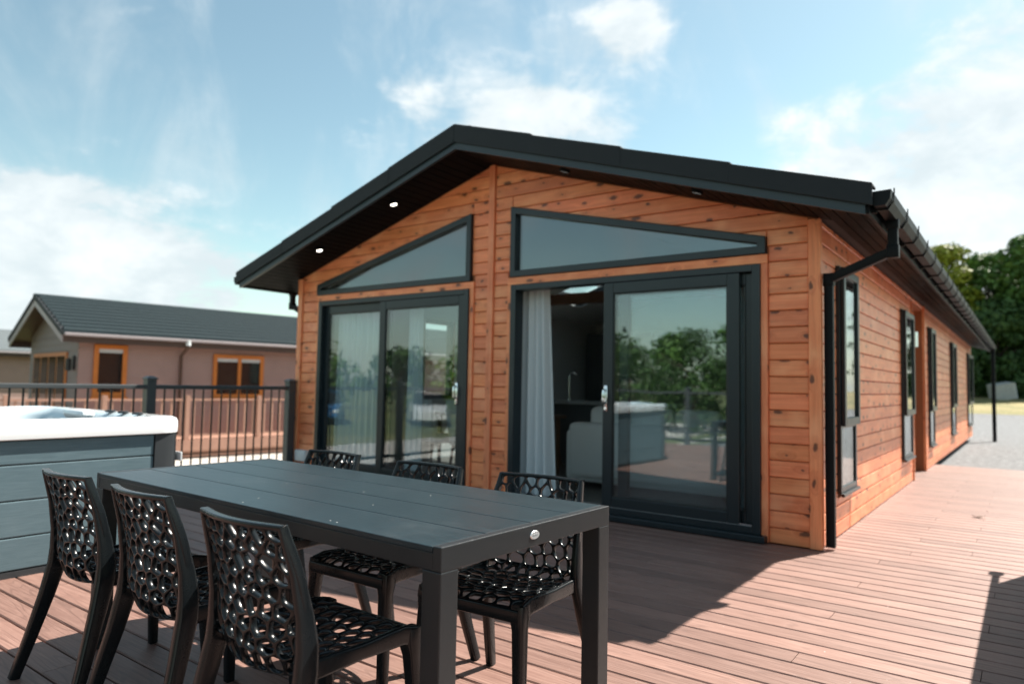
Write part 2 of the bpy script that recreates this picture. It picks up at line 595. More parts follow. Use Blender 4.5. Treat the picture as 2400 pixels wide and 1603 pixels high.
def clip(poly, n, d):
    """keep the part of a convex 2-D polygon where n.p <= d"""
    out = []
    for i in range(len(poly)):
        a, b = poly[i], poly[(i + 1) % len(poly)]
        da = n[0] * a[0] + n[1] * a[1] - d
        db = n[0] * b[0] + n[1] * b[1] - d
        if da <= 0:
            out.append(a)
        if (da < 0 < db) or (db < 0 < da):
            t = da / (da - db)
            out.append((a[0] + (b[0] - a[0]) * t, a[1] + (b[1] - a[1]) * t))
    return out


def inset(poly, k):
    """offset a convex counter-clockwise polygon inwards"""
    ar = sum(poly[i][0] * poly[(i + 1) % len(poly)][1] - poly[(i + 1) % len(poly)][0] * poly[i][1] for i in range(len(poly)))
    if ar < 0:
        poly = poly[::-1]
    out = poly
    for i in range(len(poly)):
        a, b = poly[i], poly[(i + 1) % len(poly)]
        L = math.hypot(b[0] - a[0], b[1] - a[1])
        if L < 1e-6:
            continue
        n = ((b[1] - a[1]) / L, -(b[0] - a[0]) / L)
        out = clip(out, n, n[0] * a[0] + n[1] * a[1] - k)
        if len(out) < 3:
            return None
    return out


def clean(poly):
    out = []
    for p in poly:
        if not out or math.hypot(p[0] - out[-1][0], p[1] - out[-1][1]) > 1e-4:
            out.append(p)
    if len(out) > 1 and math.hypot(out[0][0] - out[-1][0], out[0][1] - out[-1][1]) < 1e-4:
        out.pop()
    return out


def board(poly, to3, name, mat, parent, depth=.016, cham=.0055):
    """cladding board from a convex outline; to3(u, v, out) maps to space, out = distance proud of the core"""
    poly = clean(poly)
    if len(poly) < 3:
        return None
    base = inset(poly, .0015)
    if not base:
        return None
    base = clean(base)
    m = MB()
    L0 = [to3(u, v, 0) for u, v in base]
    L1 = [to3(u, v, depth - cham) for u, v in base]
    # chamfered front: pull every vertex towards the neighbours' inner offset
    n = len(base)
    front = []
    for i in range(n):
        a, p, b = base[i - 1], base[i], base[(i + 1) % n]
        d1 = Vector((p[0] - a[0], p[1] - a[1]))
        d2 = Vector((b[0] - p[0], b[1] - p[1]))
        if d1.length < 1e-6 or d2.length < 1e-6:
            front.append(p)
            continue
        d1.normalize()
        d2.normalize()
        ar = d1.x * d2.y - d1.y * d2.x
        n1, n2 = Vector((-d1.y, d1.x)), Vector((-d2.y, d2.x))
        bis = (n1 + n2)
        k = min(.012, cham / max(.3, bis.length / 2)) if bis.length > .05 else 0
        bis = bis.normalized() * k if bis.length > .05 else bis
        front.append((p[0] + bis.x, p[1] + bis.y))
    L2 = [to3(u, v, depth) for u, v in front]
    m.loft([L0, L1, L2], True, False, True)
    return m.build(name, mat, parent)


# ------------------------------------------------------------------ ground
def ground_z(x, y):
    t = min(1, max(0, (2.5 - x) / 6.0))
    t = t * t * (3 - 2 * t)
    z = -.13 - .67 * t
    if y > 36:
        k = min(1, (y - 36) / 26.0)
        z += (1.15 - 0 * t) * k * k * (3 - 2 * k) + .67 * t * k
    return z


def sheet(name, x0, x1, y0, y1, nx, ny, mat, dz=0.0):
    me = bpy.data.meshes.new(name)
    vs, fs = [], []
    for j in range(ny + 1):
        for i in range(nx + 1):
            x = x0 + (x1 - x0) * i / nx
            y = y0 + (y1 - y0) * j / ny
            vs.append((x, y, ground_z(x, y) + dz))
    for j in range(ny):
        for i in range(nx):
            a = j * (nx + 1) + i
            fs.append((a, a + 1, a + nx + 2, a + nx + 1))
    me.from_pydata(vs, [], fs)
    me.materials.append(mat)
    me.shade_smooth()
    o = bpy.data.objects.new(name, me)
    COL.objects.link(o)
    o['kind'] = 'structure'
    return o


me = bpy.data.meshes.new('ground')
me.from_pydata([(-900, -900, -1.2), (900, -900, -1.2), (900, 900, -1.2), (-900, 900, -1.2)], [], [(0, 1, 2, 3)])
me.materials.append(M_field)
o = bpy.data.objects.new('ground', me)
COL.objects.link(o)
o['kind'] = 'structure'
sheet('grass_field', -80, 110, -70, 120, 95, 95, M_field)
sheet('gravel_yard', -2.0, 50, -12, 41.5, 52, 54, M_gravel, .012)
sheet('dry_lawn', -30, 60, 41.3, 66, 45, 26, M_grass, .02)
sheet('pale_track', -9.5, -1.0, -30, 26, 17, 56, M_pale, .012)

# ------------------------------------------------------------------ deck
DX0, DX1, DY0, DY1 = -.06, 9.2, -8.2, 7.62
LW = 6.1056
deck = MB()
deck.box(DX0 + .02, DX1 - .02, DY0 + .02, -.02, -.16, -.030)
deck.box(LW - .015, DX1 - .02, -.02, DY1 - .02, -.16, -.030)
deck.box(5.0, LW - .016, 5.0, 6.4, -.16, -.030)
deck = deck.build('deck', M_dark)
deck['kind'] = 'structure'
fas = MB().box(DX0 - .025, DX0, DY0, -.02, -.85, -.006).build('fascia_board', M_deck, deck)
MB().box(DX0, DX1, DY0 - .025, DY0, -.5, -.006).build('fascia_board', M_deck, deck)
MB().box(LW + .03, DX1, DY1, DY1 + .022, -.16, -.006).build('fascia_board', M_deck, deck)
PITCH = .1412


def deck_board(x0, x1, y):
    m = MB()
    y0, y1 = y + .0040, y + PITCH - .0040
    e = .005
    loops = []
    for x in (x0 + .0015, x1 - .0015):
        loops.append([(x, y0, -.026), (x, y1, -.026), (x, y1, -e), (x, y1 - e, 0), (x, y0 + e, 0), (x, y0, -e)])
    m.loft(loops)
    m.build('deck_board', M_deck, deck)


y = -.001 - PITCH * 58
row = 0
rng = random.Random(5)
while y < DY1 - .05:
    if y < -.01:
        a, b = DX0, DX1
    else:
        a, b = (5.06 if 5.06 < y < 6.25 else LW - .012), DX1
    cuts = []
    base = (.55, 3.1, 1.75, 4.3, 2.4)[row % 5]
    x = a + (base if y < 0 else (.53, 2.0, .88, 1.6)[row % 4])
    while x < b - .3:
        cuts.append(x)
        x += 4.8
    xs = [a] + cuts + [b]
    for p, q in zip(xs, xs[1:]):
        deck_board(p, q, y)
    y += PITCH
    row += 1

# ------------------------------------------------------------------ the timber lodge
CX = LW / 2
YE = 17.09
lodge = thing('timber_lodge', 'long orange pine lodge with charcoal gable roof and sliding glass doors', 'lodge')
SZ = lambda x: 3.335 - .306 * abs(x - CX)           # soffit under-side
RZ = lambda x: 3.55 - .322 * abs(x - CX)            # roof top
EV = 3.46                                            # half width of the roof
OH = -.585                                           # front overhang
A1, A2, Z1, Z2, Z3 = 3.303, 5.731, 2.868, 2.174, 2.3045   # gable light (right half)
D1, D2, DZ = 3.318, 5.690, 2.100                     # door opening (right half)
mx = lambda x: LW - x

# structural core (seen only in joints) ---------------------------------
core = MB()


def slab_xz(m, pts, y0, y1):
    m.prism([(x, y0, z) for x, z in pts], [(x, y1, z) for x, z in pts])


for f in (lambda x: x, mx):
    slab_xz(core, [(f(A2 + .01), 0), (f(LW - .02), 0), (f(LW - .02), 2.17), (f(A2 + .01), 2.17)], .02, .12)
    slab_xz(core, [(f(CX + .001), 0), (f(D1 - .02), 0), (f(D1 - .02), 2.17), (f(CX + .001), 2.17)], .02, .12)
    slab_xz(core, [(f(D1 - .018), 2.112), (f(A2 + .008), 2.112), (f(A2 + .008), 2.169), (f(D1 - .018), 2.169)], .021, .119)
    slab_xz(core, [(f(CX + .001), 2.172), (f(A1), 2.172), (f(A1), SZ(A1) + .02), (f(CX + .001), SZ(CX) + .02)], .02, .12)
    slab_xz(core, [(f(A1 + .001), Z1), (f(A2), Z3), (f(A2), SZ(A2) + .02), (f(A1 + .001), SZ(A1) + .02)], .02, .12)
    slab_xz(core, [(f(A2 + .001), 2.172), (f(LW - .02), 2.172), (f(LW - .02), SZ(LW) + .02), (f(A2 + .001), SZ(A2) + .02)], .02, .12)
core.build('wall', M_core, lodge)

WINS = [(.57, 1.20), (4.06, 4.87), (6.87, 7.52), (10.65, 11.58), (15.3, 16.95)]
WZ0, WZ1 = .335, 2.135
RC0, RC1 = 5.075, 6.385        # entrance recess
core = MB()
ys = [.12]
for a, b in WINS:
    ys += [a, b]
segs = []
last = .121
for a, b in sorted(WINS + [(RC0, RC1)]):
    if a > last:
        segs.append((last, a, 'full'))
    segs.append((a, b, 'rec' if a == RC0 else 'win'))
    last = b
segs.append((last, YE, 'full'))
for a, b, k in segs:
    if k == 'full':
        core.box(LW - .12, LW - .022, a, b, 0, 2.42)
    elif k == 'win':
        core.box(LW - .12, LW - .022, a, b, 0, WZ0)
        core.box(LW - .12, LW - .022, a, b, WZ1, 2.42)
    else:
        core.box(LW - .12, LW - .022, a, b, 2.33, 2.42)
LWIN = [(2.15, 2.85), (4.2, 5.0), (9.0, 9.9)]                  # left wall with its windows
last = .121
for a, b in LWIN:
    core.box(.002, .10, last, a, 0, 2.42)
    core.box(.002, .10, a, b, 0, .9)
    core.box(.002, .10, a, b, 2.1, 2.42)
    last = b
core.box(.002, .10, last, YE, 0, 2.42)
slab_xz(core, [(.10, 0), (LW - .12, 0), (LW - .12, 2.45), (CX, 3.34), (.10, 2.45)], YE - .1, YE)
core.build('wall', M_core, lodge)
last = 0.0
lw_ = MB()
for a, b in LWIN:
    lw_.box(-.018, .0, last, a, 0, 2.40).box(-.018, .0, a, b, 0, .9).box(-.018, .0, a, b, 2.1, 2.40)
    last = b
lw_.box(-.018, .0, last, YE, 0, 2.40)
lw_.build('wall', M_pine_y, lodge)
for a, b in LWIN:
    m = MB()
    for (p_, q_, c_, d_) in ((a, a + .06, .9, 2.1), (b - .06, b, .9, 2.1), (a + .06, b - .06, 2.04, 2.1), (a + .06, b - .06, .9, .96)):
        m.box(-.03, .06, p_, q_, c_, d_)
    w_ = m.build('side_window', M_frame, lodge)
    MB().box(.01, .02, a + .05, b - .05, .95, 2.05).build('pane', M_glass, w_)

# front cladding boards ---------------------------------------------------
BP, B0 = .1245, -.0055
front3 = lambda u, v, o: (u, .02 - o, v)
PW = .036                       # half width of the centre post
CP = .072                       # corner post width
TR = .052                       # timber trim round the doors
nrow = 0
z = B0
while z < 3.34:
    z0, z1 = max(z, .004), z + BP - .004
    for f in (lambda x: x, mx):
        pcs = []
        rect = lambda xa, xb, za, zb: [(xa, za), (xb, za), (xb, zb), (xa, zb)]
        if z1 < Z2 - .06:
            pcs.append(rect(CX + PW, D1 - TR, z0, z1))
            pcs.append(rect(D2 + TR, LW - CP, z0, z1))
        elif z0 < Z2:
            pcs.append(rect(CX + PW, D1 - TR, z0, z1))
            pcs.append(rect(D2 + TR, LW - CP, z0, z1))
        else:
            if z0 < Z1:
                pcs.append(rect(CX + PW, A1, z0, z1))
            sl = (Z3 - Z1) / (A2 - A1)
            L = [(A1 if z0 < Z1 else CX + PW, z0), (LW - CP, z0), (LW - CP, z1), (A1 if z0 < Z1 else CX + PW, z1)]
            if z0 < Z3:
                pcs.append(rect(A2, LW - CP, z0, z1))
                if z1 > Z3:
                    L2 = clip([(A1, z0), (A2, z0), (A2, z1), (A1, z1)], (sl, -1), sl * A1 - Z1)
                    if len(L2) > 2:
                        pcs.append(L2)
            else:
                L2 = clip(L, (sl, -1), sl * A1 - Z1) if z0 < Z1 else L
                pcs.append(L2)
            if z0 < Z1 < z1:      # the row that passes just above the tip of the light: one whole board on top of it
                pass
        for pc in pcs:
            if len(pc) < 3:
                continue
            pc = clip(pc, (.306, 1), 3.335 + .306 * CX - .004)
            if len(pc) < 3:
                continue
            pc = [(f(u), v) for u, v in pc]
            ar = sum(pc[i][0] * pc[(i + 1) % len(pc)][1] - pc[(i + 1) % len(pc)][0] * pc[i][1] for i in range(len(pc)))
            if ar < 0:
                pc = pc[::-1]
            if abs(ar) < .004:
                continue
            board(pc, front3, 'cladding_board', M_pine_x, lodge)
    z += BP

# side cladding boards -----------------------------------------------------
side3 = lambda u, v, o: (LW - .02 + o, u, v)
JO = [1.04, 5.02]
rng = random.Random(11)
z = B0
while z < 2.40:
    z0, z1 = max(z, .004), min(z + BP - .004, 2.405)
    spans = [(.045, JO[0] - .006), (JO[0] + .006, JO[1] - .006), (RC1 + .06, YE)]
    if z0 > 2.30:
        spans = [(.045, JO[0] - .006), (JO[0] + .006, YE)]
    for wa, wb in WINS:
        if z0 < WZ0 < z1:
            board([(wa, z0), (wb, z0), (wb, WZ0 - .03), (wa, WZ0 - .03)], side3, 'cladding_board', M_pine_y, lodge)
        if z0 < WZ1 < z1:
            board([(wa, WZ1 + .001), (wb, WZ1 + .001), (wb, z1), (wa, z1)], side3, 'cladding_board', M_pine_y, lodge)
    for a, b in spans:
        parts = [(a, b)]
        for wa, wb in WINS:
            if z1 > WZ0 and z0 < WZ1:
                nn = []
                for p, q in parts:
                    if wb <= p or wa >= q:
                        nn.append((p, q))
                        continue
                    if wa - p > .02:
                        nn.append((p, wa))
                    if q - wb > .02:
                        nn.append((wb, q))
                parts = nn
        for p, q in parts:
            cuts = [p]
            while q - cuts[-1] > 3.2:
                nx = cuts[-1] + rng.uniform(1.4, 3.0)
                if q - nx < .5:
                    break
                cuts.append(nx)
            cuts.append(q)
            for c, d in zip(cuts, cuts[1:]):
                zz0, zz1 = z0, z1
                if z0 < WZ0 < z1 - .03 and any(wa < (c + d) / 2 < wb for wa, wb in WINS):
                    zz1 = WZ0
                board([(c, zz0), (d, zz0), (d, zz1), (c, zz1)], side3, 'cladding_board', M_pine_y, lodge)
    z += BP

# posts and trims -----------------------------------------------------------
MB().box(LW - CP, LW + .014, -.016, .044, .004, 2.40, r=.004, seg=1).build('corner_post', M_pine_z, lodge, 30)
MB().box(-.014, CP, -.016, .044, .004, 2.40, r=.004, seg=1).build('corner_post', M_pine_z, lodge, 30)
MB().box(CX - PW, CX + PW, -.020, .018, .004, 3.325, r=.004, seg=1).build('centre_post', M_pine_z, lodge, 30)
for f in (lambda x: x, mx):
    for xa, xb in ((D1 - TR, D1), (D2, D2 + TR)):
        p, q = sorted((f(xa), f(xb)))
        MB().box(p, q, -.014, .019, .004, DZ, r=.003, seg=1).build('door_trim', M_pine_z, lodge, 30)
    p, q = sorted((f(D1 - TR), f(D2 + TR)))
    MB().box(p, q, -.014, .019, DZ + .001, Z2 - .002, r=.003, seg=1).build('door_trim', M_pine_x, lodge, 30)

# gable lights ---------------------------------------------------------------
for f in (lambda x: x, mx):
    outl = [(A1, Z2), (A2, Z2), (A2, Z3), (A1, Z1)]
    k = .062
    sl = (Z1 - Z3) / (A2 - A1)
    nrm = math.hypot(1, sl)
    inn = outl
    inn = inset(outl, k)
    # match the corners: keep four points even where the tip is clipped
    top = lambda x: Z1 - sl * (x - A1) - k * nrm
    xr = min(A2 - k, A1 + (Z1 - k * nrm - (Z2 + k)) / sl)
    inn = [(A1 + k, Z2 + k), (xr, Z2 + k), (xr, max(Z2 + k + .0005, top(xr))), (A1 + k, top(A1 + k))]
    m = MB()
    for (ya, yb, oo, ii) in ((-.034, .06, outl, inn),):
        n = 4
        vf = [[m.bm.verts.new((f(x), ya, z)) for x, z in oo], [m.bm.verts.new((f(x), ya, z)) for x, z in ii],
              [m.bm.verts.new((f(x), yb, z)) for x, z in ii], [m.bm.verts.new((f(x), yb, z)) for x, z in oo]]
        for a, b in ((0, 1), (1, 2), (2, 3), (3, 0)):
            for i in range(n):
                j = (i + 1) % n
                m.bm.faces.new((vf[a][i], vf[a][j], vf[b][j], vf[b][i]))
    fr = m.build('gable_window', M_frame, lodge)
    mod = fr.modifiers.new('bevel', 'BEVEL')
    mod.width = .006
    mod.segments = 2
    bead = .018
    m = MB()
    bl = [(x, z) for x, z in inn]
    cxm = sum(p[0] for p in bl) / 4
    m.prism([(f(x), .012, z) for x, z in bl], [(f(x), .026, z) for x, z in bl])
    m.build('pane', M_glass, fr)


# sliding doors ---------------------------------------------------------------
def frame_rect(m, x0, x1, z0, z1, k, y0, y1, kb=None):
    kb = k if kb is None else kb
    m.box(x0, x0 + k, y0, y1, z0, z1)
    m.box(x1 - k, x1, y0, y1, z0, z1)
    m.box(x0 + k, x1 - k, y0, y1, z1 - k, z1)
    m.box(x0 + k, x1 - k, y0, y1, z0, z0 + kb)


def bevel(o, w=.004, s=2):
    md = o.modifiers.new('bevel', 'BEVEL')
    md.width = w
    md.segments = s
    md.limit_method = 'ANGLE'
    return o


def sash(name, x0, x1, z0, z1, y0, y1, parent, k=.095, kb=.085):
    m = MB()
    frame_rect(m, x0, x1, z0, z1, k, y0, y1, kb)
    s = bevel(m.build(name, M_frame, parent), .006)
    MB().box(x0 + k - .01, x1 - k + .01, (y0 + y1) / 2 - .010, (y0 + y1) / 2 + .010, z0 + kb - .01, z1 - k + .01).build('pane', M_glass, s)
    gk = MB()
    frame_rect(gk, x0 + k - .001, x1 - k + .001, z0 + kb - .001, z1 - k + .001, .012, y0 + .012, y0 + .024)
    gk.build('glazing_bead', M_bal, s)
    return s


def handle(x, zc, y, parent):
    m = MB()
    m.box(x - .016, x + .016, y - .012, y, zc - .115, zc + .115, r=.005)
    m.sweep([(x, y - .01, zc + .075), (x, y - .045, zc + .068), (x, y - .05, zc + .03), (x, y - .046, zc - .03), (x, y - .012, zc - .045)], (.010, .008), (1, 0, 0))
    m.cyl((x, y - .016, zc - .085), (x, y - .010, zc - .085), .011)
    return m.build('handle', M_chrome, parent, 50)


def slider(x0, x1, panes, hx, name):
    m = MB()
    k = .062
    m.box(x0, x0 + k, -.032, .10, .055, DZ - .001)
    m.box(x1 - k, x1, -.032, .10, .055, DZ - .001)
    m.box(x0 + k, x1 - k, -.032, .10, DZ - .056, DZ - .001)
    m.box(x0 + k, x1 - k, -.030, .10, .055, .11)
    d = bevel(m.build(name, M_frame, lodge), .004)
    MB().box(x0 - .02, x1 + .045, -.085, .02, .006, .054, r=.006).build('sill', M_frame, d)
    MB().box(x0 + .07, x1 - .07, -.022, -.016, .108, .122).build('track', M_chrome, d)
    for (a, b, y0, y1) in panes:
        s = sash('sash', a, b, .112, DZ - .058, y0, y1, d)
        if hx is not None and a - .001 <= hx <= b + .001:
            handle(hx, 1.035, y0, s)
    return d


slider(D1, D2, [(4.338, 5.530, -.028, .022), (4.46, D2 - .035, .030, .080)], 4.372, 'sliding_door')
slider(mx(D2), mx(D1), [(1.492, mx(D1) - .035, -.028, .022), (mx(D2) + .035, 1.60, .030, .080)], 2.66, 'sliding_door')

# side windows -------------------------------------------------------------------
for a, b in WINS:
    m = MB()
    k = .05
    X0, X1 = LW - .06, LW + .026
    for (p, q, c, d) in ((a, a + k, WZ0, WZ1), (b - k, b, WZ0, WZ1), (a + k, b - k, WZ1 - k, WZ1), (a + k, b - k, WZ0, WZ0 + k)):
        m.box(X0, X1, p, q, c, d)
    m.box(X0, X1, a + k, b - k, .845, .895)
    w = bevel(m.build('side_window', M_frame, lodge), .004)
    m = MB()
    y0, y1, z0, z1, k2 = a + .012, b - .012, .862, WZ1 - .012, .065
    for (p, q, c, d) in ((y0, y0 + k2, z0, z1), (y1 - k2, y1, z0, z1), (y0 + k2, y1 - k2, z1 - k2, z1), (y0 + k2, y1 - k2, z0, z0 + k2)):
        m.box(LW + .027, LW + .058, p, q, c, d)
    s = bevel(m.build('sash', M_frame, w), .006)
    MB().box(LW + .030, LW + .040, y0 + k2 - .01, y1 - k2 + .01, z0 + k2 - .01, z1 - k2 + .01).build('pane', M_glass_side, w)
    MB().box(LW + .004, LW + .014, a + k - .01, b - k + .01, WZ0 + k - .01, .846).build('pane', M_glass_side, w)
    MB().box(LW + .0265, LW + .050, a - .004, b + .004, WZ0 - .022, WZ0 + .004, r=.004).build('sill', M_frame, w)

# entrance recess ------------------------------------------------------------------
rec = MB()
rec.box(5.0, LW - .122, RC1 + .02, RC1 + .1, 0, 2.42)
rec.box(5.0, LW - .122, RC0 - .1, RC0 - .02, 0, 2.42)
rec.box(4.92, 4.998, RC0 - .1, RC1 + .1, 0, 2.42)
rec.build('wall', M_core, lodge)
z = B0
rec3 = lambda u, v, o: (u, RC1 + .02 - o, v)
while z < 2.33:
    board([(5.0, max(z, .004)), (LW - .03, max(z, .004)), (LW - .03, min(2.33, z + BP - .004)), (5.0, min(2.33, z + BP - .004))], rec3, 'cladding_board', M_pine_x, lodge)
    z += BP
MB().box(LW - .03, LW + .012, RC1 + .002, RC1 + .058, .004, 2.40).build('corner_post', M_pine_z, lodge)
MB().box(LW - .03, LW + .012, RC0 - .05, RC0, .004, 2.33).build('corner_post', M_pine_z, lodge)
dr = MB().box(4.999, 5.04, RC0 + .15, RC1 - .15, .02, 2.1, r=.004).build('entrance_door', M_frame, lodge)
MB().box(5.041, 5.06, RC0 + .25, RC0 + .28, .95, 1.15).build('handle', M_chrome, dr)
wl = MB()
wl.cyl((LW - .10, RC1 - .075, 1.80), (LW - .10, RC1 - .075, 2.02), .038, n=16)
wl.box(LW - .13, LW - .07, RC1 - .045, RC1 - .001, 1.86, 1.96)
wl.build('wall_light', M_chrome, lodge, 40)

# roof --------------------------------------------------------------------------------
roof = MB()


def roof_slab(m, f, d0, d1, y0, y1, top=True):
    """piece of one slope between distances d0, d1 from the ridge"""
    P = []
    for d in (d0, d1):
        x = f(CX + d)
        P.append((x, SZ(CX + d) + .010, RZ(CX + d) - .012))
    a, b = P
    for (ya, yb) in ((y0, y1),):
        bot = [(a[0], ya, a[1]), (b[0], ya, b[1]), (b[0], yb, b[1]), (a[0], yb, a[1])]
        tp = [(a[0], ya, a[2]), (b[0], ya, b[2]), (b[0], yb, b[2]), (a[0], yb, a[2])]
        m.prism(bot, tp)


SKY = (1.15, 2.30, 4.35, 5.55)          # skylight on the left slope: distance from ridge, y range
roof_slab(roof, lambda x: x, 0.0, EV, OH + .02, YE + .25)
roof_slab(roof, mx, 0.0, EV, OH + .02, SKY[2])
roof_slab(roof, mx, 0.0, EV, SKY[3], YE + .25)
roof_slab(roof, mx, 0.0, SKY[0], SKY[2], SKY[3])
roof_slab(roof, mx, SKY[1], EV, SKY[2], SKY[3])
roof = roof.build('roof', M_rooft, lodge)
sk = MB()
xa, xb = mx(CX + SKY[0] - .05), mx(CX + SKY[1] + .05)
za, zb = RZ(CX + SKY[0] - .05) + .02, RZ(CX + SKY[1] + .05) + .02
sk.prism([(xa, SKY[2] - .05, za), (xb, SKY[2] - .05, zb), (xb, SKY[3] + .05, zb), (xa, SKY[3] + .05, za)],
         [(xa, SKY[2] - .05, za + .012), (xb, SKY[2] - .05, zb + .012), (xb, SKY[3] + .05, zb + .012), (xa, SKY[3] + .05, za + .012)])
sk.build('skylight', M_glass, roof)
MB().sweep([(CX, OH + .10, 3.545), (CX, YE + .27, 3.545)], (.10, .025), (1, 0, 0)).build('ridge_cap', M_verge, roof, 40)

for f in (lambda x: x, mx):
    # bargeboard under the verge
    xs = [CX, CX + EV]
    lo = lambda x: 3.328 - .310 * (x - CX)
    hi = lambda x: 3.392 - .310 * (x - CX)
    a, b = xs
    MB().prism([(f(a), OH, lo(a)), (f(b), OH, lo(b)), (f(b), OH, hi(b)), (f(a), OH, hi(a))],
               [(f(a), OH + .03, lo(a)), (f(b), OH + .03, lo(b)), (f(b), OH + .03, hi(b)), (f(a), OH + .03, hi(a))]).build('bargeboard', M_barge, roof)
    # verge pieces, each lapping the one below it
    n = 4
    for i in range(n):
        d0, d1 = EV * i / n, EV * (i + 1) / n + .012
        if i == n - 1:
            d1 = EV + .045
        t0 = 3.562 - .322 * d0 + .0
        t1 = 3.562 - .322 * d1 + .014
        b0, b1 = 3.388 - .310 * d0, 3.388 - .310 * d1
        yy = OH - .024 - .003 * (i % 2)
        m = MB()
        m.prism([(f(CX + d0), yy, b0), (f(CX + d1), yy, b1), (f(CX + d1), yy, t1), (f(CX + d0), yy, t0)],
                [(f(CX + d0), yy + .018, b0), (f(CX + d1), yy + .018, b1), (f(CX + d1), yy + .018, t1), (f(CX + d0), yy + .018, t0)])
        m.prism([(f(CX + d0), yy + .0185, t0 - .02), (f(CX + d1), yy + .0185, t1 - .02), (f(CX + d1), yy + .0185, t1), (f(CX + d0), yy + .0185, t0)],
                [(f(CX + d0), yy + .14, t0 - .02), (f(CX + d1), yy + .14, t1 - .02), (f(CX + d1), yy + .14, t1), (f(CX + d0), yy + .14, t0)])
        bevel(m.build('verge_tile', M_verge, roof), .006)
    # soffit boards
    pitch = .0875
    d = .0
    while d < EV - .03:
        d1 = min(d + pitch - .007, EV - .012)
        yb = -.001 if CX + d1 < LW + .016 else YE + .2
        if CX + d < LW + .016 <= CX + d1:
            yb = -.001
        xa, xb = CX + d + .002, CX + d1
        m = MB()
        m.prism([(f(xa), OH + .031, SZ(xa)), (f(xb), OH + .031, SZ(xb)), (f(xb), yb, SZ(xb)), (f(xa), yb, SZ(xa))],
                [(f(xa), OH + .031, SZ(xa) + .0095), (f(xb), OH + .031, SZ(xb) + .0095), (f(xb), yb, SZ(xb) + .0095), (f(xa), yb, SZ(xa) + .0095)])
        m.build('soffit_board', M_soffit, roof)
        d += pitch
    # eaves fascia and gutter
    xe = CX + EV
    p, q = sorted((f(xe - .001), f(xe + .02)))
    MB().box(p, q, OH + .03, YE + .25, 2.262, 2.42).build('fascia', M_gutter, roof)
    prof = [(.024, 2.395), (.024, 2.345), (.050, 2.302), (.112, 2.302), (.140, 2.345), (.145, 2.398), (.138, 2.398), (.133, 2.347), (.108, 2.309), (.054, 2.309), (.031, 2.347), (.031, 2.395)]
    m = MB()
    m.loft([[(f(xe + dx), yy, zz) for dx, zz in prof] for yy in (OH + .025, YE + .28)])
    gt = m.build('gutter', M_gutter, roof)
    m = MB()
    m.prism([(f(xe + dx), OH + .012, zz) for dx, zz in prof[:6]], [(f(xe + dx), OH + .024, zz) for dx, zz in prof[:6]])
    m.build('end_cap', M_gutter, gt)
    bm_ = None
    yy = OH + .10
    while yy < YE + .2:
        if bm_ is None:
            m = MB()
            px = [(.021, 2.41), (.021, 2.338), (.046, 2.290), (.116, 2.290), (.150, 2.342), (.152, 2.425), (.1465, 2.425), (.1455, 2.342), (.113, 2.3015), (.049, 2.3015)]
            m.loft([[(f(xe + dx), t, zz) for dx, zz in px] for t in (0, .028)])
            m.box(*sorted((f(xe + .02), f(xe + .05))), 0, .028, 2.28, 2.30)
            bo = m.build('gutter_bracket', M_gutter, gt, loc=(0, yy, 0))
            bm_ = bo.data
        else:
            bo = bpy.data.objects.new('gutter_bracket', bm_)
            COL.objects.link(bo)
            bo.parent = gt
            bo.location = (0, yy, 0)
        yy += .62
    # downlights
    for d in (1.06, 2.26):
        x = CX + d
        c = Vector((f(x), -.34, SZ(x) - .001))
        nrm = Vector((-(f(x) - CX) / abs(f(x) - CX) * .306, 0, -1)).normalized()
        m = MB()
        m.loft([[c + nrm * zz + (u_ * math.cos(t_) + w_ * math.sin(t_)) * rr_ for t_ in [2 * math.pi * i / 24 for i in range(24)]]
                for u_, w_ in (((0, 1, 0), nrm.cross(Vector((0, 1, 0)))),) for u_ in (Vector(u_),) for rr_, zz in ((.047, -.003), (.047, .016), (.040, .018), (.036, .016), (.034, -.002))], True, True, True)
        l = m.build('downlight', M_lamp_rim, roof, 40)
        m = MB()
        m.cyl(c + nrm * .0, c + nrm * .003, .0345, n=20)
        m.build('lens', M_lamp, l)

# downpipes ------------------------------------------------------------------------------
PIPE = rrprof(.25, 3)


def pipe(path, name='downpipe', k=.031):
    m = MB()
    for a, b in zip(path, path[1:]):
        m.sweep([a, b], (k, k), (0, 1, 0) if abs(Vector(b).x - Vector(a).x) > .05 else (1, 0, 0), PIPE)
    for p in path[1:-1]:
        m.box(p[0] - k - .006, p[0] + k + .006, p[1] - k - .006, p[1] + k + .006, p[2] - .05, p[2] + .045, r=.008)
    m.box(path[0][0] - k - .007, path[0][0] + k + .007, path[0][1] - k - .007, path[0][1] + k + .007, path[0][2] - .06, path[0][2] + .02, r=.006)
    return m.build(name, M_gutter, lodge, 35)


pipe([(CX + EV + .083, -.06, 2.31), (CX + EV + .083, -.06, 2.10), (6.155, .085, 1.955), (6.155, .085, .02)])
pipe([(CX - EV - .083, .25, 2.31), (CX - EV - .083, .25, 2.12), (-.06, .25, 1.93), (-.06, .25, -.5)])
pipe([(CX + EV + .083, YE - .15, 2.31), (CX + EV + .083, YE - .15, -.12)], 'rear_downpipe', .045)
sb = MB()
sb.box(.10, .30, -.07, -.001, .165, .30, r=.012)
sb.build('socket_box', M_white, lodge, 40)

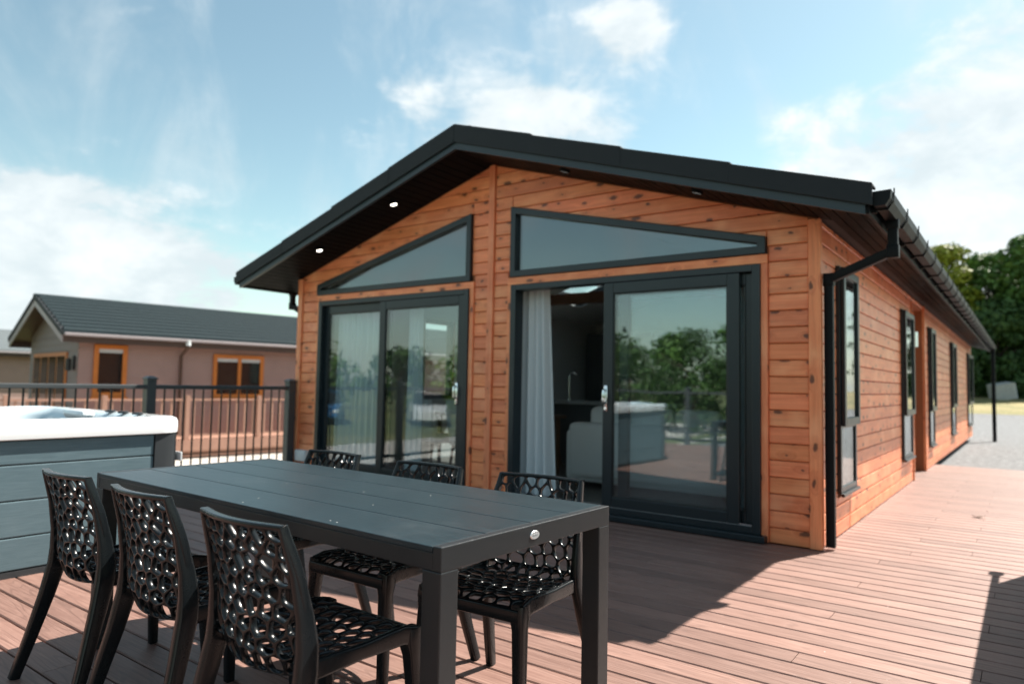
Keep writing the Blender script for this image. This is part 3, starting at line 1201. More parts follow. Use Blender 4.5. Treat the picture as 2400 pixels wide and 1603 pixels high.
# room ------------------------------------------------------------------------------------
RY = 7.3
MB().box(.101, 4.915, .122, RY, -.02, .012).box(4.916, LW - .125, .122, RC0 - .11, -.02, .012).build('room_floor', M_room_floor, lodge)
m = MB()
last = .13
for a, b in LWIN[:2]:
    m.box(.101, .13, last, a, .013, 2.5)
    m.box(.101, .13, a, b, .013, .9)
    m.box(.101, .13, a, b, 2.1, 2.5)
    last = b
m.box(.101, .13, last, RY, .013, 2.5)
m.box(.131, 4.915, RY - .04, RY, .013, 3.3)
m.box(4.87, 4.915, RC0 - .1, RY - .05, .013, 2.9)
m.box(4.916, LW - .126, RC0 - .16, RC0 - .115, .013, 2.9)
m.box(.131, LW - .13, .1205, .127, 2.12, 2.166)
m.build('room_wall', M_room_wall, lodge)
m = MB()
CZ = lambda d: 3.285 - .306 * d
for f, hole in ((lambda x: x, None), (mx, SKY)):
    def cslab(d0, d1, y0, y1):
        m.prism([(f(CX + d0), y0, CZ(d0)), (f(CX + d1), y0, CZ(d1)), (f(CX + d1), y1, CZ(d1)), (f(CX + d0), y1, CZ(d0))],
                [(f(CX + d0), y0, CZ(d0) + .015), (f(CX + d1), y0, CZ(d1) + .015), (f(CX + d1), y1, CZ(d1) + .015), (f(CX + d0), y1, CZ(d0) + .015)])
    if not hole:
        cslab(0, 2.93, .13, RY)
    else:
        cslab(0, 2.93, .13, hole[2])
        cslab(0, 2.93, hole[3], RY)
        cslab(0, hole[0], hole[2], hole[3])
        cslab(hole[1], 2.93, hole[2], hole[3])
m.build('room_ceiling', M_ceiling, lodge)
MB().box(.14, LW - .14, 3.72, 3.86, 2.40, 2.56).build('beam', M_beam, lodge)

# ------------------------------------------------------------------ things in the room
kc = thing('kitchen_counter', 'grey kitchen counter with pale worktop inside the open door', 'counter', (2.35, 3.55, .012))
MB().box(-1.3, 1.25, -.27, .3, .0, .86).build('cabinet', M_cab, kc)
MB().box(-1.34, 1.29, -.36, .34, .861, .905, r=.004).build('worktop', M_worktop, kc)
tp = thing('kitchen_tap', 'tall slim chrome tap standing on the kitchen worktop', 'tap', (1.78, 3.55, .918))
MB().cyl((0, 0, 0), (0, 0, .36), .012).sweep([(0, 0, .34), (.02, 0, .40), (.08, 0, .42), (.13, 0, .38)], (.010, .010), (0, 1, 0), CIRC).build('spout', M_chrome, tp, 60)
MB().cyl((0, 0, 0), (0, 0, .03), .028).build('base', M_chrome, tp, 60)
ku = thing('kitchen_units', 'dark wall of tall kitchen units at the back of the room', 'kitchen units', (2.4, 7.2, .012))
for i in range(6):
    MB().box(-2.1 + i * .7 + .004, -2.1 + (i + 1) * .7 - .004, -.62, .0, .0, 2.15, r=.004, seg=1).build('unit_door', M_cab, ku)

st = thing('bar_stool', 'grey upholstered bar stool with slim wooden legs before the counter', 'stool', (1.75, 2.86, .012))
MB().box(-.21, .21, -.2, .2, .62, .71, r=.04, seg=3).build('seat', M_stool, st, 60)
m = MB()
lp = []
for hh, k in ((.70, .95), (.80, 1.0), (.92, 1.0), (1.0, .9)):
    lp.append([(.23 * k * math.cos(a), -.02 + .20 * k * math.sin(a), hh) for a in [R(180 + 180 * i / 14) for i in range(15)]] +
              [(.19 * k * math.cos(a), -.02 + .16 * k * math.sin(a), hh) for a in [R(360 - 180 * i / 14) for i in range(15)]])
m.loft(lp)
m.build('backrest', M_stool, st, 60)
for sx in (-1, 1):
    for sy in (-1, 1):
        MB().cyl((sx * .15, sy * .14, .64), (sx * .21, sy * .2, 0), .018, .012).build('leg', M_legwood, st, 60)
MB().cyl((-.19, -.18, .22), (.19, -.18, .22), .009).build('footrest', M_chrome, st, 60)

sf = thing('sofa', 'cream fabric sofa with its back to the sliding glass doors', 'sofa', (4.05, 1.75, .012))
MB().box(-.95, .95, -.36, .5, .06, .40, r=.05, seg=3).build('base', M_sofa, sf, 60)
MB().box(-.93, .93, -.40, -.14, .10, .72, r=.07, seg=3).build('backrest', M_sofa, sf, 60)
for s in (-1, 1):
    MB().box(min(s * .97, s * .77), max(s * .97, s * .77), -.38, .48, .07, .64, r=.06, seg=3).build('arm', M_sofa, sf, 60)
for i in range(3):
    MB().box(-.76 + i * .51, -.26 + i * .51, -.22, -.02, .42, .90, r=.08, seg=3).build('cushion', M_sofa, sf, 60)
    MB().box(-.76 + i * .51, -.26 + i * .51, -.12, .5, .40, .50, r=.04, seg=3).build('seat_cushion', M_sofa, sf, 60)
for sx in (-.85, .85):
    for sy in (-.3, .42):
        MB().cyl((sx, sy, .07), (sx, sy, 0), .022, .016).build('foot', M_legwood, sf)


def dining_chair(loc, rz, label):
    d = thing('upholstered_chair', label, 'chair', loc, rz, 'cream dining chairs behind the left glass doors')
    MB().box(-.23, .23, -.22, .24, .40, .50, r=.04, seg=3).build('seat', M_sofa, d, 60)
    m = MB()
    lp = []
    for hh, k, yy in ((.46, .93, -.20), (.60, 1.0, -.22), (.80, 1.03, -.26), (.93, .95, -.28)):
        lp.append([(.24 * k * x, yy - .05 * (1 - x * x), hh) for x in (-1, -.6, -.2, .2, .6, 1)] + [(.24 * k * x, yy + .06 - .04 * (1 - x * x), hh) for x in (1, .6, .2, -.2, -.6, -1)])
    m.loft(lp)
    m.build('backrest', M_sofa, d, 60)
    for sx in (-1, 1):
        for sy in (-1, 1):
            MB().cyl((sx * .18, sy * .17, .42), (sx * .22, sy * .22, 0), .020, .013).build('leg', M_legwood, d, 60)
    return d


dining_chair((1.40, 1.05, .012), R(-14), 'cream upholstered chair behind the left glass doors, farther from the door handle')
dining_chair((2.02, 1.05, .012), R(6), 'cream upholstered chair behind the left glass doors, nearer the door handle')
dt = thing('indoor_table', 'wooden dining table indoors beyond the cream upholstered chairs', 'table', (1.75, 1.85, .012))
MB().box(-.8, .8, -.4, .4, .71, .75, r=.006).build('table_top', M_legwood, dt)
for sx in (-.72, .72):
    for sy in (-.33, .33):
        MB().cyl((sx, sy, .71), (sx, sy, 0), .03, .022).build('leg', M_legwood, dt)


def curtain(x0, x1, y, label, flare=0.0, seed=0, folds=None):
    rr = random.Random(seed)
    n = 90
    k = folds or max(4, int((x1 - x0) / .085))
    ph = [rr.uniform(0, 6.28) for _ in range(3)]
    m = MB()
    loops = []
    for hh in (2.07, 1.9, 1.2, .6, .06):
        t = 1 - hh / 2.07
        a, b = x0 - flare * .2 * t, x1 + flare * t
        amp = .022 + .030 * t
        fr, bk = [], []
        for i in range(n + 1):
            s = i / n
            x = a + (b - a) * s
            yy = y + amp * math.sin(2 * math.pi * k * s + ph[0] + .8 * math.sin(3 * s + ph[1] + t)) + .012 * math.sin(17 * s + ph[2])
            fr.append((x, yy, hh))
            bk.append((x, yy + .006, hh))
        loops.append(fr + bk[::-1])
    m.loft(loops)
    return tag(m.build('curtain', M_curtain, None, 70), label, 'curtain', 'curtains inside the glass doors')


curtain(3.24, 3.60, .20, 'pale grey curtain gathered at the left of the open sliding door', .10, 3)
curtain(5.42, 5.63, .20, 'pale grey curtain at the far right of the open sliding door', .0, 5)
curtain(.50, 1.30, .20, 'wide pale grey curtain behind the left pane of the closed door', .04, 8, 9)
curtain(1.72, 1.92, .22, 'narrow grey curtain beside the middle stile of the closed door', .02, 9, 3)

# ------------------------------------------------------------------ deck railing on the left
rail = thing('deck_railing', 'charcoal deck railing with slim black balusters beside the hot tub', 'railing', (0, 0, 0))
RXC = -.005
posts = [-.085, -1.80, -3.52, -5.24, -6.96, -8.12]
pm = cm = None
for yp in posts:
    if pm is None:
        po = bevel(MB().box(-.048, .048, -.048, .048, -.7, 1.12).build('post', M_rail, rail), .005)
        cp = MB().box(-.056, .056, -.056, .056, 1.1205, 1.135).prism([(-.056, -.056, 1.1355), (.056, -.056, 1.1355), (.056, .056, 1.1355), (-.056, .056, 1.1355)], [(-.02, -.02, 1.158), (.02, -.02, 1.158), (.02, .02, 1.158), (-.02, .02, 1.158)]).build('post_cap', M_rail, po)
        pm, cm = po, cp
        po.location = (RXC, yp, 0)
    else:
        q = pm.copy()
        COL.objects.link(q)
        q.location = (RXC, yp, 0)
        r2 = cm.copy()
        COL.objects.link(r2)
        r2.parent = q
bal = None
for a, b in zip(posts, posts[1:]):
    y0, y1 = b + .049, a - .049
    bevel(MB().box(RXC - .034, RXC + .034, y0, y1, 1.022, 1.066).build('top_rail', M_rail, rail), .006)
    MB().box(RXC - .02, RXC + .02, y0, y1, .075, .115).build('bottom_rail', M_bal, rail)
    n = int(round((y1 - y0) / .108))
    for i in range(1, n):
        yy = y0 + (y1 - y0) * i / n
        if bal is None:
            bal = MB().sweep([(0, 0, .116), (0, 0, 1.021)], (.0095, .0095), (1, 0, 0), CIRC).build('baluster', M_bal, rail, 60)
            bal.location = (RXC, yy, 0)
        else:
            q = bal.copy()
            COL.objects.link(q)
            q.location = (RXC, yy, 0)
# railing along the front edge of the deck (behind the camera, seen in the glass)
rail2 = thing('deck_railing', 'charcoal railing along the front edge of the deck, mirrored in the glass', 'railing', (0, 0, 0))
xs = [1.75, 3.5, 5.25, 7.0, 8.75]
px = RXC
for xp in xs:
    q = pm.copy()
    COL.objects.link(q)
    q.parent = rail2
    q.location = (xp, -8.12, 0)
    r2 = cm.copy()
    COL.objects.link(r2)
    r2.parent = q
    MB().box(px + .049, xp - .049, -8.154, -8.086, 1.022, 1.066).build('top_rail', M_rail, rail2)
    MB().box(px + .049, xp - .049, -8.14, -8.10, .075, .115).build('bottom_rail', M_bal, rail2)
    for i in range(1, 15):
        q = bal.copy()
        COL.objects.link(q)
        q.parent = rail2
        q.location = (px + (xp - px) * i / 15, -8.12, 0)
    px = xp

# ------------------------------------------------------------------ hot tub
TX0, TX1, TY0, TY1 = .66, 2.70, -5.02, -2.885
tub = thing('hot_tub', 'square hot tub with white rim and blue-grey slatted sides', 'hot tub', ((TX0 + TX1) / 2, (TY0 + TY1) / 2, .001))
hx, hy = (TX1 - TX0) / 2, (TY1 - TY0) / 2
MB().box(-hx + .03, hx - .03, -hy + .03, hy - .03, .0, .77).build('cabinet', M_tub_dark, tub)
MB().box(-hx + .005, hx - .005, -hy + .005, hy - .005, .0, .034).build('plinth', M_tub_dark, tub)
for z0, z1 in ((.042, .219), (.226, .424), (.431, .627), (.634, .766)):
    for s in (-1, 1):
        a, b = sorted((s * (hx - .029), s * (hx - .008)))
        MB().box(a, b, -hy + .19, hy - .19, z0, z1, r=.004, seg=2).build('slat', M_tub_slat, tub)
        a, b = sorted((s * (hy - .029), s * (hy - .008)))
        MB().box(-hx + .19, hx - .19, a, b, z0, z1, r=.004, seg=2).build('slat', M_tub_slat_x, tub)


def rrect(hw, hh, r, z, n=8):
    out = []
    for cx, cy, a0 in ((hw - r, hh - r, 0), (-hw + r, hh - r, 90), (-hw + r, -hh + r, 180), (hw - r, -hh + r, 270)):
        for i in range(n):
            a = R(a0 + 90 * i / (n - 1))
            out.append((cx + r * math.cos(a), cy + r * math.sin(a), z))
    return out


for sx in (-1, 1):
    for sy in (-1, 1):
        # rounded corner panel
        r = .12
        pts = [(hx, hy - .185), (hx, hy - r)] + [(hx - r + r * math.cos(R(a)), hy - r + r * math.sin(R(a))) for a in range(10, 90, 10)] + [(hx - r, hy), (hx - .185, hy)]
        inn = [(hx - .028, hy - .185), (hx - .028, hy - r)] + [(hx - r + (r - .028) * math.cos(R(a)), hy - r + (r - .028) * math.sin(R(a))) for a in range(10, 90, 10)] + [(hx - r, hy - .028), (hx - .185, hy - .028)]
        m = MB()
        ring = pts + inn[::-1]
        m.loft([[(sx * x, sy * yy, zz) for x, yy in ring] for zz in (.036, .768)])
        m.build('corner_panel', M_tub_dark, tub, 40)
ov = .018
prof = [(ov * .4, .771), (ov, .776), (ov + .002, .80), (ov, .85), (ov - .008, .868), (ov - .03, .880), (-.07, .884), (-.12, .880)]
m = MB()
lp = []
for k, z in prof:
    lp.append(rrect(hx + k, hy + k, .16 + k * .5, z, 10))
m.loft(lp, True, False, False)
m.build('rim', M_acryl, tub, 60)
# moulded inside: seats and headrests rise and fall along the rim
m = MB()
lp = []
N4 = 40
for k, z, wob in ((-.12, .880, 0), (-.135, .878, .012), (-.16, .86, .02), (-.20, .80, .015), (-.24, .64, 0), (-.30, .52, 0), (-.50, .46, .02), (-.56, .40, .0), (-.60, .14, 0), (-.80, .10, 0)):
    L = rrect(hx + k, hy + k, max(.10, .22 + k * .2), z, 10)
    out = []
    for i, p in enumerate(L):
        a = math.atan2(p[1], p[0])
        s = math.sin(4 * a + .6)
        out.append((p[0] * (1 + wob * s), p[1] * (1 + wob * s), p[2] + wob * 1.2 * math.sin(6 * a)))
    lp.append(out)
m.loft(lp, True, False, True)
m.build('shell', M_acryl_in, tub, 60)
for i, (a, b, rz) in enumerate(((-.62, .30, 0), (-.62, -.45, 0), (.05, .80, 1), (.70, -.1, 0))):
    m = MB()
    w, d = (.05, .17) if rz == 0 else (.17, .05)
    m.box(a - w, a + w, b - d, b + d, .83, .90, r=.035, seg=3)
    m.build('headrest', M_acryl, tub, 60)
for a, b in ((.45, .93), (.66, .93), (.25, .93)):
    MB().cyl((a, b, .8825), (a, b, .897), .035, n=16).build('valve_knob', M_tub_dark, tub, 40)
MB().box(-.98, -.90, .2, .5, .8815, .894, r=.005).build('control_panel', M_gutter, tub)
MB().box(hx - .10, hx - .02, hy + .0005, hy + .012, .58, .64, r=.003).build('vent', M_white, tub)

# ------------------------------------------------------------------ dining table
TL, TWd, TH = 2.04, .84, .728
table = thing('dining_table', 'long black slatted outdoor dining table with oval silver badge', 'table', (5.115, -3.615, .001), R(-1.4))
hl, hw = TL / 2, TWd / 2
LG = .066
for sx in (-1, 1):
    for sy in (-1, 1):
        x0, x1 = sorted((sx * hl, sx * (hl - LG)))
        y0, y1 = sorted((sy * (hw - .002), sy * (hw - .002 - LG)))
        lg = bevel(MB().box(x0, x1, y0, y1, .0, TH - .0625).build('leg', M_table_frame, table), .003)
        MB().box(x0 + .006, x1 - .006, y0 + .006, y1 - .006, -.001, .004).build('foot_cap', M_bal, lg)
for s in (-1, 1):
    x0, x1 = sorted((s * hl, s * (hl - .030)))
    bevel(MB().box(x0, x1, -hw + .002, hw - .002, TH - .062, TH + .001).build('end_rail', M_table_frame, table), .0025)
    y0, y1 = sorted((s * (hw - .003), s * (hw - .035)))
    bevel(MB().box(-hl + .0305, hl - .0305, y0, y1, TH - .062, TH - .0165).build('side_rail', M_table_frame, table), .002)
pw = (TWd - .0) / 4
for i in range(4):
    y0 = -hw + pw * i + (.0022 if i else 0)
    y1 = -hw + pw * (i + 1) - (.0022 if i < 3 else 0)
    MB().box(-hl + .031, hl - .031, y0, y1, TH - .0155, TH, r=.002, seg=2).build('plank', M_table_top, table)
bd = MB()
n = 24
lo = [(hl + .0005, -.02 + .0225 * math.cos(2 * math.pi * i / n), TH - .029 + .0130 * math.sin(2 * math.pi * i / n)) for i in range(n)]
hi_ = [(hl + .0032, -.02 + .0205 * math.cos(2 * math.pi * i / n), TH - .029 + .0112 * math.sin(2 * math.pi * i / n)) for i in range(n)]
bd.loft([lo, hi_])
bd = bd.build('badge', M_badge, table, 30)
m = MB()
for i, hgt in enumerate((.0045, .003, .0035, .0045, .003, .004)):
    yy = -.02 - .0118 + i * .0040
    m.box(hl + .0033, hl + .0038, yy, yy + .0026, TH - .031, TH - .031 + hgt)
m.build('lettering', M_badge_mark, bd)

# ------------------------------------------------------------------ lattice chairs


def voronoi(seeds, x0, x1, y0, y1):
    cells = []
    for i, p in enumerate(seeds):
        poly = [(x0, y0), (x1, y0), (x1, y1), (x0, y1)]
        for j, q in enumerate(seeds):
            if i == j or abs(p[0] - q[0]) > .16 or abs(p[1] - q[1]) > .16:
                continue
            n = (q[0] - p[0], q[1] - p[1])
            mid = ((p[0] + q[0]) / 2, (p[1] + q[1]) / 2)
            poly = clip(poly, n, n[0] * mid[0] + n[1] * mid[1])
            if len(poly) < 3:
                break
        if len(poly) >= 3:
            cells.append(clean(poly))
    return cells


def cast(poly, c, a):
    dx, dy = math.cos(a), math.sin(a)
    best = None
    for i in range(len(poly)):
        p, q = poly[i], poly[(i + 1) % len(poly)]
        ex, ey = q[0] - p[0], q[1] - p[1]
        den = dx * ey - dy * ex
        if abs(den) < 1e-12:
            continue
        t = ((p[0] - c[0]) * ey - (p[1] - c[1]) * ex) / den
        s = ((p[0] - c[0]) * dy - (p[1] - c[1]) * dx) / den
        if t > 0 and -1e-6 <= s <= 1 + 1e-6 and (best is None or t < best):
            best = t
    best = best or 0
    return (c[0] + dx * best, c[1] + dy * best)


def chaikin(poly, it=2):
    for _ in range(it):
        out = []
        for i in range(len(poly)):
            a, b = poly[i], poly[(i + 1) % len(poly)]
            out.append((a[0] * .75 + b[0] * .25, a[1] * .75 + b[1] * .25))
            out.append((a[0] * .25 + b[0] * .75, a[1] * .25 + b[1] * .75))
        poly = out
    return poly


def lattice(seeds, dom, mapf, half, strand, back_taper=.0015):
    """perforated shell: mapf(u, v, w) puts the flat pattern onto the chair, w = offset along its normal"""
    m = MB()
    for cell in voronoi(seeds, *dom):
        ins = inset(cell, strand)
        if not ins or len(ins) < 3:
            m.loft([[mapf(p[0], p[1], half) for p in cell], [mapf(p[0], p[1], -half) for p in cell]])
            continue
        ins = chaikin(clean(ins), 2)
        c = (sum(p[0] for p in ins) / len(ins), sum(p[1] for p in ins) / len(ins))
        angs = [math.atan2(p[1] - c[1], p[0] - c[0]) for p in cell] + [2 * math.pi * i / 16 - math.pi for i in range(16)]
        angs = sorted(angs)
        aa = [angs[0]]
        for a in angs[1:]:
            if a - aa[-1] > .05:
                aa.append(a)
        O = [cast(cell, c, a) for a in aa]
        I = [cast(ins, c, a) for a in aa]
        lerp = lambda t: [(o[0] + (i[0] - o[0]) * t, o[1] + (i[1] - o[1]) * t) for o, i in zip(O, I)]
        L = [(O, half), (lerp(.45), half * .93), (lerp(.85), half * .62), (I, half * .15), (lerp(.93), -half * .85), (lerp(.6), -half), (O, -half)]
        rings = [[m.bm.verts.new(mapf(p[0], p[1], w)) for p in pts] for pts, w in L]
        n = len(aa)
        for a, b in zip(rings, rings[1:]):
            for i in range(n):
                j = (i + 1) % n
                m.bm.faces.new((a[i], a[j], b[j], b[i]))
    bmesh.ops.remove_doubles(m.bm, verts=m.bm.verts, dist=.0004)
    return m


def seeds_for(w, h, nx, ny, jit, seed, grow=0.0):
    rr = random.Random(seed)
    out = []
    for j in range(ny):
        v = (j + .5) / ny
        v = v ** (1 + grow)
        for i in range(nx + (j % 2)):
            u = (i + (.5 if j % 2 == 0 else 0)) / nx * 2 - 1
            out.append((u * w / 2 + rr.uniform(-jit, jit), v * h + rr.uniform(-jit, jit)))
    return out


BH = .375                      # height of the back shell along its surface


def back_pt(u, v, w):
    """u across (-.185..+.185), v up (0..BH), w along the normal (+ = towards the sitter)"""
    t = min(1.0, max(0.0, v / BH))
    s = u / .185
    hw_ = .186 - .012 * t + .012 * math.sin(math.pi * t)
    z = .405 + .372 * t - .012 * (1 - t) ** 2 * (1 - s * s)
    y = -.158 - .060 * t ** 1.5 + .02 * math.sin(math.pi * t) - .042 * (1 - s * s) * (1 - .25 * t)
    if t < .25:
        y += .10 * ((.25 - t) / .25) ** 2 * .35
    nx_ = .38 * s * -1
    n = Vector((nx_ * -1 * -1, 1, .12)).normalized()
    return (s * hw_ + n.x * w, y + n.y * w, z + n.z * w)


def seat_pt(u, v, w):
    """u across (-.19..+.19), v from back (0) to front (.41)"""
    t = min(1.0, max(0.0, v / .41))
    s = u / .19
    hw_ = .196 + .006 * t
    y = -.172 + .405 * t
    z = .432 - .016 * (1 - s * s) * math.sin(math.pi * min(1, t * 1.15 + .1)) + .008 * t
    if t < .14:
        z += .02 * ((.14 - t) / .14) ** 2
    if t > .86:
        z -= .020 * ((t - .86) / .14) ** 2
    return (s * hw_, y, z + w)


def make_chair():
    ch = thing('lattice_chair', 'x', 'chair', (0, 0, 0), 0, 'black lattice chairs round the table')
    sb = seeds_for(.37, BH, 7, 9, .0125, 21, -.12)
    m = lattice(sb, (-.185, .185, 0.0, BH), back_pt, .0100, .0034)
    m.build('backrest', M_chair, ch, 180)
    ss = seeds_for(.38, .41, 8, 9, .0115, 33)
    m = lattice(ss, (-.19, .19, 0.0, .41), seat_pt, .007, .0050)
    m.build('seat', M_chair, ch, 180)
    # frame of the back: up one side, over the top, down the other
    path, sec = [], []
    for i in range(9):
        p = back_pt(-.185, BH * (.02 + .95 * i / 8), 0)
        path.append((p[0] - .005, p[1], p[2]))
        sec.append((.0075 + .005 * (1 - i / 8), .013))
    top = []
    for i in range(13):
        s = -1 + 2 * i / 12
        p = back_pt(.185 * s, BH, 0)
        top.append((p[0] * 1.01, p[1], p[2] + .004))
    m = MB()
    m.sweep(path, sec, (1, 0, 0))
    m.sweep([(-p[0], p[1], p[2]) for p in path], sec, (1, 0, 0))
    top[0] = (top[0][0] - .009, top[0][1], top[0][2])
    top[-1] = (top[-1][0] + .009, top[-1][1], top[-1][2])
    m.sweep(top, (.0065, .012), (0, 0, 1))
    m.build('back_frame', M_chair_frame, ch, 50)
    # seat rim
    m = MB()
    side = []
    for i in range(9):
        p = seat_pt(-.19, .41 * (i / 8) * .97, 0)
        side.append((p[0] - .004, p[1], p[2] - .012))
    ssec = [(.009, .020 + .006 * abs(math.cos(math.pi * i / 8))) for i in range(9)]
    m.sweep(side, ssec, (1, 0, 0))
    m.sweep([(-p[0], p[1], p[2]) for p in side], ssec, (1, 0, 0))
    fr = []
    for i in range(11):
        p = seat_pt(-.19 + .38 * i / 10, .41, 0)
        fr.append((p[0], p[1] + .002, p[2] - .014))
    m.sweep(fr, (.010, .021), (0, 1, 0))
    m.build('seat_rim', M_chair_frame, ch, 50)
    for s in (-1, 1):
        # front leg with a flared head
        m = MB()
        m.sweep([(s * .192, .214, .436), (s * .193, .215, .40), (s * .196, .219, .36), (s * .206, .232, .18), (s * .216, .243, .001)],
                [(.024, .026), (.026, .030), (.021, .022), (.018, .019), (.0155, .0165)], (1, 0, 0))
        m.sweep([(s * .192, .214, .405), (s * .192, .185, .416), (s * .193, .12, .421)], [(.011, .030), (.010, .018), (.008, .010)], (1, 0, 0))
        m.sweep([(s * .192, .222, .402), (s * .16, .228, .414), (s * .10, .231, .418)], [(.011, .028), (.010, .016), (.008, .010)], (0, 1, 0))
        m.build('leg', M_chair_frame, ch, 50)
        # rear leg runs up into the side of the back
        m = MB()
        P = [(.180, -.219, .783), (.192, -.181, .665), (.199, -.158, .554), (.202, -.150, .48), (.203, -.153, .42), (.213, -.180, .30), (.231, -.222, .14), (.247, -.262, .001)]
        m.sweep([(s * a, b, c) for a, b, c in P],
                [(.006, .013), (.008, .018), (.010, .024), (.013, .030), (.0155, .031), (.0165, .026), (.0160, .021), (.0150, .018)], (1, 0, 0))
        m.build('leg', M_chair_frame, ch, 50)
    return ch


ch0 = make_chair()
spots = [(4.470, -4.060, 0, 'black lattice chair on the near side of the table, closest to the hot tub'),
         (5.065, -4.075, -1.5, 'black lattice chair in the middle of the near side of the table'),
         (5.670, -4.105, -1.0, 'nearest black lattice chair, seen whole from behind at the near table side'),
         (4.525, -3.310, 180, 'black lattice chair on the lodge side of the table, farthest left'),
         (5.205, -3.340, 181, 'black lattice chair in the middle of the lodge side of the table'),
         (5.790, -3.325, 183, 'black lattice chair on the lodge side, under the silver badge end')]
for i, (x, y, a, lab) in enumerate(spots):
    c = ch0 if i == 0 else copy_tree(ch0)
    c.location = (x, y, .001)
    c.rotation_euler = (0, 0, R(a))
    c['label'] = lab

# ------------------------------------------------------------------ made-up unseen block, added to cast the shadow on the deck at the right
cb = thing('shadow_caster', 'unseen charcoal block with stub, added to shade the right edge of deck', 'shadow caster', (7.85, -1.15, .001))
MB().box(-.40, .46, -1.75, 1.77, .0, 1.06).build('cabinet', M_caster, cb)
bevel(MB().box(-.415, .48, -1.77, 1.79, 1.061, 1.10).build('lid', M_caster, cb), .004)
for i in range(4):
    MB().box(-.412, -.4005, -1.72 + i * .87, -.88 + i * .87, .05, 1.03, r=.003, seg=1).build('door', M_caster, cb)  # panels on the added shadow block
MB().sweep([(-.385, -1.6, 1.125), (-.385, 2.10, 1.125)], (.020, .020), (1, 0, 0), CIRC).box(-.42, -.35, 2.08, 2.17, 1.09, 1.16, r=.015).build('shadow_stub', M_bal, cb)  # bar added to give the cast shadow its projecting end
for yy in (-1.5, 0, 1.5):
    MB().box(-.40, -.37, yy - .012, yy + .012, 1.1005, 1.112).build('stub_foot', M_bal, cb)

# ------------------------------------------------------------------ fallen leaf
m = MB()
for i in range(7):
    t0, t1 = i / 7, (i + 1) / 7
    wdt = lambda t: .026 * math.sin(math.pi * min(1, t * 1.02)) + .001
    hgt = lambda t: .006 + .030 * abs(t - .45)
    m.prism([(t0 * .09, -wdt(t0), hgt(t0) + .014), (t1 * .09, -wdt(t1), hgt(t1) + .014), (t1 * .09, wdt(t1), hgt(t1) + .008), (t0 * .09, wdt(t0), hgt(t0) + .008)],
            [(t0 * .09, -wdt(t0), hgt(t0) + .0155), (t1 * .09, -wdt(t1), hgt(t1) + .0155), (t1 * .09, wdt(t1), hgt(t1) + .0095), (t0 * .09, wdt(t0), hgt(t0) + .0095)])
lf = m.build('dead_leaf', M_dry, None, 60, (6.88, 2.38, -.006))
lf.rotation_euler = (0, 0, R(25))
lf.scale = (1.15, 1.3, .8)
tag(lf, 'small curled brown leaf lying on the sunlit deck', 'leaf')


# ------------------------------------------------------------------ neighbouring lodges
def clap_wall(m, p0, p1, z0, z1, pitch=.16, lap=.017):
    """lapped weatherboard between two plan points; outside lies to the right of p0 -> p1"""
    a, b = Vector(p0), Vector(p1)
    d = (b - a).normalized()
    n = Vector((d.y, -d.x))
    z = z0
    while z < z1 - .001:
        t = min(z + pitch, z1)
        o0, o1 = n * lap, n * .001
        m.loft([[(a.x + o0.x, a.y + o0.y, z), (a.x + o1.x, a.y + o1.y, t), (a.x - n.x * .05, a.y - n.y * .05, t), (a.x - n.x * .05, a.y - n.y * .05, z)],
                [(b.x + o0.x, b.y + o0.y, z), (b.x + o1.x, b.y + o1.y, t), (b.x - n.x * .05, b.y - n.y * .05, t), (b.x - n.x * .05, b.y - n.y * .05, z)]])
        z = t


